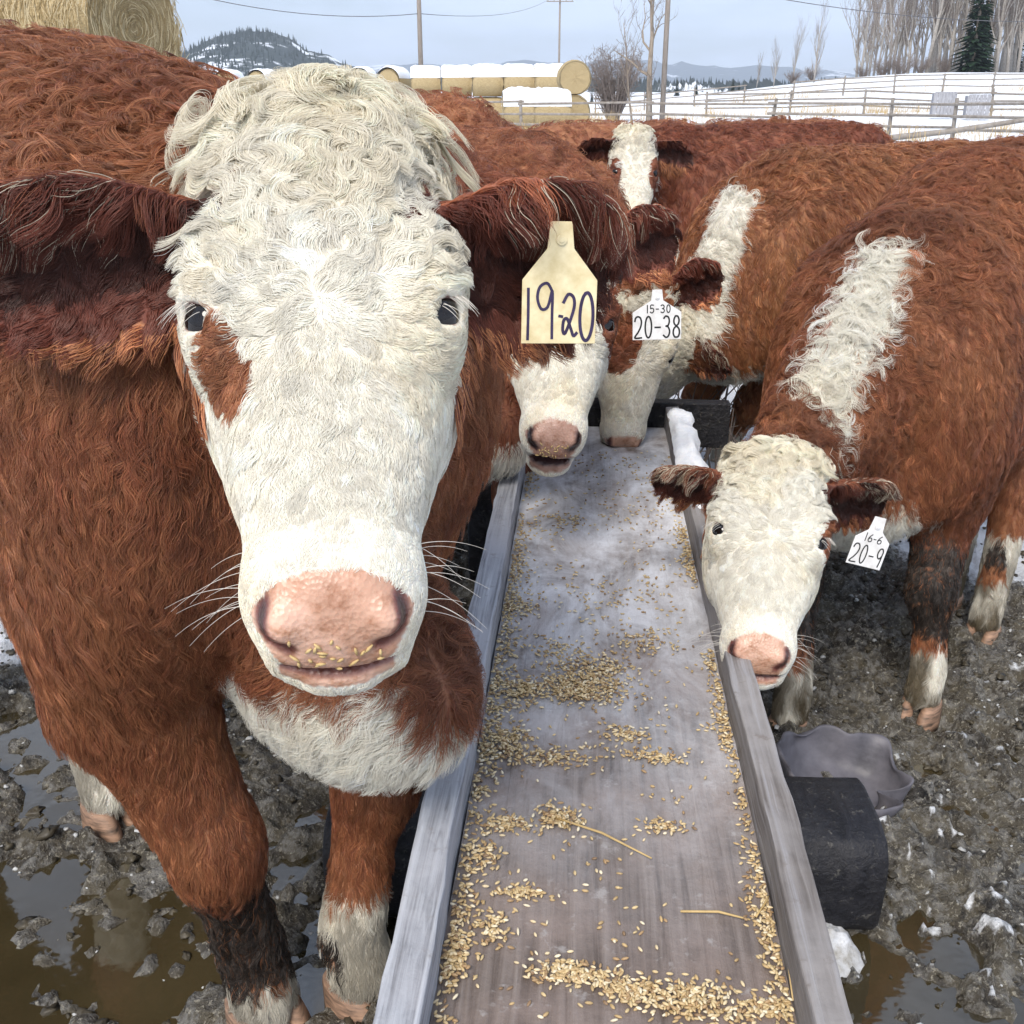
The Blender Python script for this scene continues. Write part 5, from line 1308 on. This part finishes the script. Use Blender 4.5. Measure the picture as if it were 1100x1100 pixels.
def ear_tag(parent, Mi, top, right, down, outline, items, plate_m, ink_m, rivet=None, label=None):
    """top: world point of the rivet; right, down world vectors of the plate; outline and items in metres, y upwards from rivet"""
    r = Vector(right).normalized(); u = -Vector(down); u = (u - r * u.dot(r)).normalized(); n = r.cross(u)
    M = Matrix(((r.x, u.x, n.x, top[0]), (r.y, u.y, n.y, top[1]), (r.z, u.z, n.z, top[2]), (0, 0, 0, 1)))
    b = MB(); k = len(outline); th = .0009
    cur = lambda x, y: .9 * (x*x) - .0      # slight curl of the plastic
    b.add([(x, y, th) for x, y in outline] + [(x, y, -th) for x, y in outline], [tuple(range(k)), tuple(range(2*k-1, k-1, -1))] + [(i, k+i, k+(i+1) % k, (i+1) % k) for i in range(k)])
    o = b.build('ear_tag', plate_m, parent); o.matrix_local = Mi @ M; bevel(o, .0006)
    if label: o['label'] = label
    t = MB(); text_strokes(t, items, th + .0004)
    lt = t.build('lettering', ink_m, o)
    rv = MB(); pts = rivet or (0, -.006)
    for rad, z0, z1 in ((.0048, th, th + .0022), (.0026, th, th + .0034)):
        ring = [(pts[0] + rad*math.cos(a), pts[1] + rad*math.sin(a)) for a in [i*math.pi/8 for i in range(16)]]
        rv.add([(x, y, z0) for x, y in ring] + [(x*1, y*1, z1) for x, y in ring], [tuple(range(16, 32))] + [(i, (i+1) % 16, 16+(i+1) % 16, 16+i) for i in range(16)])
    rv.build('rivet', plate_m, o, False)
    return o

TAG_YEL = simple_mat('tag_cream_plastic', (0.58, 0.47, 0.25), (0.82, 0.72, 0.47), 45, 0.45, bumpd=0.0003)
TAG_WHT = simple_mat('tag_white_plastic', (0.60, 0.58, 0.55), (0.83, 0.83, 0.83), 40, 0.45, bumpd=0.0003)
INK = simple_mat('marker_ink', (0.025, 0.018, 0.05), (0.05, 0.035, 0.09), 60, 0.6, bumpd=0)
INK_K = simple_mat('printed_ink', (0.012, 0.012, 0.013), (0.02, 0.02, 0.02), 60, 0.6, bumpd=0)

# ---- the big cow at the left
pollA = U(340, 112, .925); muzA = U(370, 700, .730)
TA = (muzA - pollA).normalized()
ROLL = R(-1.0)
def faceA(t, u, v, hw, edge, wear):
    # brown patch below the right eye (left in the picture)
    p = ((t - .275 + edge * .2) / .044) ** 2 + ((u + .080 + edge * .1 - .25 * (t - .268)) / .020) ** 2 < 1
    return hw & ~p
def whiteA(P, edge, W):
    # white band round the chest, brisket and under the belly
    patch = ((P[:, 1] - .035) / .075) ** 2 + ((P[:, 2] - .70 + edge) / .075) ** 2 < 1
    return (P[:, 0] > .45) & (P[:, 2] < .735 - .42 * np.abs(P[:, 1] - .02) + edge) & (W[:, 4] < .5) & ~patch
def mudA(P, edge, W):
    return (W[:, 4] > .5) & (P[:, 0] > 0) & (P[:, 2] > np.where(P[:, 1] < 0, .105, .24) + edge) & (P[:, 2] < np.where(P[:, 1] < 0, .31, .50) + edge * 2) & ((P[:, 1] < 0) | (P[:, 0] < .50 + edge))
A = build_cow(dict(name='cow', label='large red cow with curly white face close up, wearing cream ear tag 19-20',
    roll=ROLL, loc=(-.70, 1.585), heading=(.72, -.69), s=1.035, lx=.92, back_up=.05, belly=.15, tri=-.04,  neck=.92, neck_off=(0, 0, -.035), hs=1.0, hl=.945, fat=.95,
    head=dict(poll=pollA, T=TA, V=(.10, -.72, .69)),
    ear_r=dict(dir=(-.94, -.24, -.16), n=(-.22, -.95, -.15), len=.24, w=.078, base=(.105, -.090, -.060), bend=-.4),
    ear_l=dict(dir=(.88, .30, -.20), n=(.25, -.95, -.18), len=.195, w=.086, base=(.112, .090, -.060), bend=.4),
    feet=dict(FL=G(388, 1072), FR=G(285, 1098), HL=G(122, 880)),
    sock=(.20, .115, .36, .36), face=faceA, white=whiteA, mud=mudA, brisk_white=.60,
    cell=.016, hcell=.0055, fine=.0035, head_hair=HQ * 85000, hair=HQ * 300000, strand=.88, mop=1.3, ear_white=.12, ear_c=1.4, bw=.88, stuck=22, K=9, clump_n=13, seed=2, lashes=True, tail=False))

E_nose = U(816, 716, 1.62); E_poll = U(836, 482, 1.86)
EPL = np.zeros(3)
def whiteE(P, edge, W):
    return (W[:, 4] < .5) & (np.abs(P[:, 1] + .0 + edge) < .048) & (P[:, 2] > .62) & (np.linalg.norm(P - EPL[None], axis=1) > .12) & (P[:, 0] > .47) & (P[:, 0] < .80)
def faceE(t, u, v, hw, edge, wear):
    return hw & ~(((t - .205) / .05) ** 2 + ((u - .118 + edge * .2) / .020) ** 2 < 1)
def mudE(P, edge, W):
    return (W[:, 4] > .5) & (P[:, 0] > 0) & (P[:, 2] > .20 + edge) & (P[:, 2] < .42 + edge * 2)
EH = (-.62, -.78)
EPL = np.array((Matrix.Translation((1.06, 2.47, 0)) @ Matrix.Rotation(math.atan2(EH[1], EH[0]), 4, 'Z')).inverted() @ E_poll)
E = build_cow(dict(name='cow', label='young red cow with white crest strip and tag 20-9, nose on trough rail',
    loc=(1.06, 2.47), heading=EH, s=.84, lx=.88, back_up=.13, hs=.86, hl=.94, fat=.93,
    head=dict(poll=E_poll, T=(E_nose - E_poll).normalized(), V=(-.10, -.72, .68)),
    ear_r=dict(dir=(-.97, .2, .03), n=(0, -.85, -.5), len=.165, w=.06, base=(.05, -.088, -.07)),
    ear_l=dict(dir=(.90, .30, -.14), n=(.15, -.88, -.4), len=.20, w=.07, base=(.05, .088, -.07)),
    feet=dict(FR=G(846, 785), FL=G(988, 765), HL=G(1054, 685), HR=G(1015, 650)),
    sock=(.20, .18, .34, .34), face=faceE, white=whiteE, mud=mudE, neck=.95,
    cell=.016, hcell=.007, mop=.5, dirt=.75, head_hair=HQ * 72000, hair=HQ * 150000, K=7, clump_n=13, seed=4, strand=1.02, lashes=True, tail=False))

def plate(w, h, shoulder, top_w=.010):
    return [(-top_w, .010), (top_w, .010), (top_w*1.25, -.014), (w/2, -shoulder), (w/2, -h), (-w/2, -h), (-w/2, -shoulder), (-top_w*1.25, -.014)]
riv = U(603, 250, .93)
ear_tag(A['root'], A['Mi'], riv, (1, .12, -.03), (.03, -.10, -1), plate(.070, .100, .042), 
    [('h1', -.032, -.096, .006, .046, .0013), ('h9', -.022, -.093, .017, .048, .0013), ('.', -.003, -.080, .009, .010, .0013), ('h2', .002, -.094, .015, .040, .0014), ('h0', .019, -.096, .014, .042, .0015)],
    TAG_YEL, INK, label='cream plastic ear tag marked 19-20')
def num(y, items, x0):
    out = []; x = x0
    for ch, w, h, th, gap in items: out.append((ch, x, y, w, h, th)); x += w + gap
    return out
rE = U(944, 562, 1.70)
ear_tag(E['root'], E['Mi'], rE, (1, .05, -.28), (-.22, -.12, -1), plate(.062, .078, .030),
    num(-.073, [('2', .012, .032, .0011, .004), ('0', .011, .032, .0011, .004), ('-', .009, .032, .0011, .004), ('9', .011, .032, .0011, 0)], -.028) + num(-.034, [('1', .004, .014, .0008, .002), ('6', .008, .013, .0008, .002), ('-', .005, .012, .0008, .002), ('6', .008, .013, .0008, 0)], -.015),
    TAG_WHT, INK_K, label='white plastic ear tag marked 16-6 above 20-9')

# ---- the cows further along the trough
noseB = U(594, 500, 1.93); pollB = U(612, 245, 2.12)
def faceB(t, u, v, hw, edge, wear):
    return hw & ~(((t - .20) / .07) ** 2 + ((u - .10 + edge * .3) / .03) ** 2 < 1) & (t > .03 + edge)
B = build_cow(dict(label='red cow behind the big one, chewing with open mouth and grain on its nose',
    loc=(-.33, 2.90), heading=(.42, -.91), s=.93, lx=.90, hs=.93, mop=.4,
    head=dict(poll=pollB, T=(noseB - pollB).normalized(), V=(.06, -.72, .68)), mouth=.042, stuck=26, mouth_c=(.05, .02, .02),
    ear_l=dict(dir=(.86, .15, .12), n=(.2, -.95, -.1), len=.17, w=.095, base=(.0, .088, -.05)),
    ear_r=dict(dir=(-.95, .3, -.2), n=(0, -.85, -.5), len=.19, w=.066, base=(.05, -.088, -.07)),
    face=faceB, ear_white=.12, ear_c=1.7, nose=(.50, .31, .24), cell=.022, hcell=.0085, head_hair=HQ * 40000, hair=HQ * 40000, K=6, clump_n=10, clump_h=40, seed=12, strand=1.6, tail=False, tint=(.88, .80, .82)))
noseC = U(672, 488, 2.84); pollC = U(700, 300, 2.70)
def faceC(t, u, v, hw, edge, wear):
    return hw & (t > .05 + edge) & ~(((t - .20) / .085) ** 2 + ((u + .065 + edge * .3) / .062) ** 2 < 1)
C = build_cow(dict(label='red cow with tag 20-38, head down with dark eye patch, eating from the trough',
    loc=(-.10, 3.75), heading=(.44, -.90), s=.93, lx=.90, hs=.90, mop=.3,
    head=dict(poll=pollC, T=(noseC - pollC).normalized(), V=(.15, -.95, -.1)),
    ear_l=dict(dir=(.80, -.1, .30), n=(.2, -.95, -.1), len=.15, w=.085, base=(.02, .085, -.04)),
    ear_r=dict(dir=(-.9, .3, -.2), n=(0, -.85, -.5), len=.18, w=.062, base=(.05, -.088, -.07)),
    face=faceC, ear_white=.12, ear_c=1.7, cell=.024, hcell=.010, head_hair=HQ * 22000, hair=HQ * 22000, K=6, clump_n=10, clump_h=40, seed=13, strand=1.9, tail=False))
rC = U(706, 316, 2.10)
ear_tag(C['root'], C['Mi'], rC, (1, .02, .02), (-.02, -.15, -1), [(x * .913, y * .913) for x, y in plate(.110, .101, .040, .011)],
    [(c_, x * .913, y * .913, w * .913, h * .913, t_ * .913) for c_, x, y, w, h, t_ in num(-.096, [('2', .017, .047, .0019, .006), ('0', .017, .047, .0019, .005), ('-', .015, .047, .0019, .005), ('3', .016, .047, .0019, .006), ('8', .016, .047, .0019, 0)], -.051) + num(-.041, [('1', .004, .017, .0012, .004), ('5', .009, .017, .0012, .004), ('-', .007, .017, .0012, .004), ('3', .009, .017, .0012, .004), ('0', .009, .017, .0012, 0)], -.024)],
    TAG_WHT, INK_K, label='white plastic ear tag marked 15-30 above 20-38')
pollF = U(728, 345, 3.25)
def whiteF(P, edge, W):
    return (W[:, 4] < .5) & (np.abs(P[:, 1] + edge) < .07) & (P[:, 2] > .60) & (P[:, 0] > .57) & (P[:, 0] < .76)
build_cow(dict(label='rusty red cow side-on behind the young one, white crest, head hidden low',
    loc=(1.20, 3.62), heading=(-.85, -.53), s=.89, lx=.92, hs=.85, mop=.3,
    head=dict(poll=pollF, T=(-.66, .0, -.75), V=(-.5, -.75, .4)),
    ear_l=dict(dir=(.55, -.5, -.25), n=(.4, -.8, -.3), len=.18, w=.06), ear_r=dict(dir=(-.8, .5, -.1), n=(0, -.85, -.5), len=.17, w=.055),
    white=whiteF, brisk_white=.52, feet=dict(FL=G(775, 505), FR=(.62, 3.52)), sock=(.2, .2, .3, .3), leg=1.1, cell=.024, hcell=.012, hair=HQ * 70000, K=6, clump_n=10, seed=14, strand=1.9, tint=(1.08, 1.15, 1.1)))
pollG = U(683, 138, 4.75)
def faceG(t, u, v, hw, edge, wear):
    return hw & ~(((t - .23) / .07) ** 2 + ((np.abs(u) - .10 + edge * .3) / .035) ** 2 < 1)
build_cow(dict(label='far red cow looking straight ahead, white face with brown patches round its eyes',
    loc=(1.35, 5.55), heading=(-.90, -.44), s=.91, lx=.98, hs=.92, mop=.3,
    head=dict(poll=pollG, T=(-.02, -.50, -.86), V=(.02, -.86, .5)),
    ear_l=dict(dir=(.93, .25, -.20), n=(.1, -.9, -.4), len=.21, w=.075, base=(.05, .088, -.07)), ear_r=dict(dir=(-.93, .25, -.15), n=(0, -.9, -.4), len=.21, w=.075, base=(.05, -.088, -.07)),
    face=faceG, ear_white=.0, brisk_white=.75, cell=.028, hcell=.013, head_hair=HQ * 9000, hair=HQ * 26000, K=5, clump_n=9, clump_h=22, seed=15, strand=2.8, tint=(.78, .66, .72)))
build_cow(dict(label='tall red cow far left, only its sloping back showing beyond the others',
    loc=(-.62, 4.75), heading=(.80, -.60), s=1.03, lx=1.0, hs=.95,
    head=dict(poll=(.05, 4.30, .80), T=(.5, -.3, -.8), V=(.6, -.6, .5)),
    ear_l=dict(dir=(.5, .8, -.1), n=(.3, -.8, -.4)), ear_r=dict(dir=(-.6, -.7, -.1), n=(0, -.85, -.5)),
    cell=.03, hcell=.018, hair=HQ * 16000, K=5, clump_n=9, seed=16, strand=2.8))
build_cow(dict(label='distant red cow behind the white-faced one, its low hump just showing',
    loc=(.62, 7.1), heading=(-.95, -.30), s=.90, lx=1.0, hs=.95,
    head=dict(poll=(-.25, 6.75, .95), T=(-.5, -.3, -.8), V=(-.6, -.6, .5)),
    ear_l=dict(dir=(.6, -.7, -.1), n=(.3, -.8, -.4)), ear_r=dict(dir=(-.6, .7, -.1), n=(0, -.85, -.5)),
    cell=.035, hcell=.02, hair=HQ * 9000, K=5, clump_n=9, seed=17, strand=3.6))
build_cow(dict(label='farthest red cow beyond the side-on one, only its back showing',
    loc=(1.95, 8.3), heading=(-.97, -.2), s=.89, lx=1.0, hs=.95,
    head=dict(poll=(1.86, 7.6, 1.17), T=(-.3, .85, -.4), V=(0, .3, .9)), face=lambda t, u, v, hw, e, w: hw & False,
    ear_l=dict(dir=(.9, -.3, -.1), n=(.3, -.8, -.4)), ear_r=dict(dir=(-.9, .3, -.1), n=(0, -.85, -.5)),
    cell=.035, hcell=.02, hair=HQ * 8000, K=5, clump_n=9, seed=18, strand=3.6))
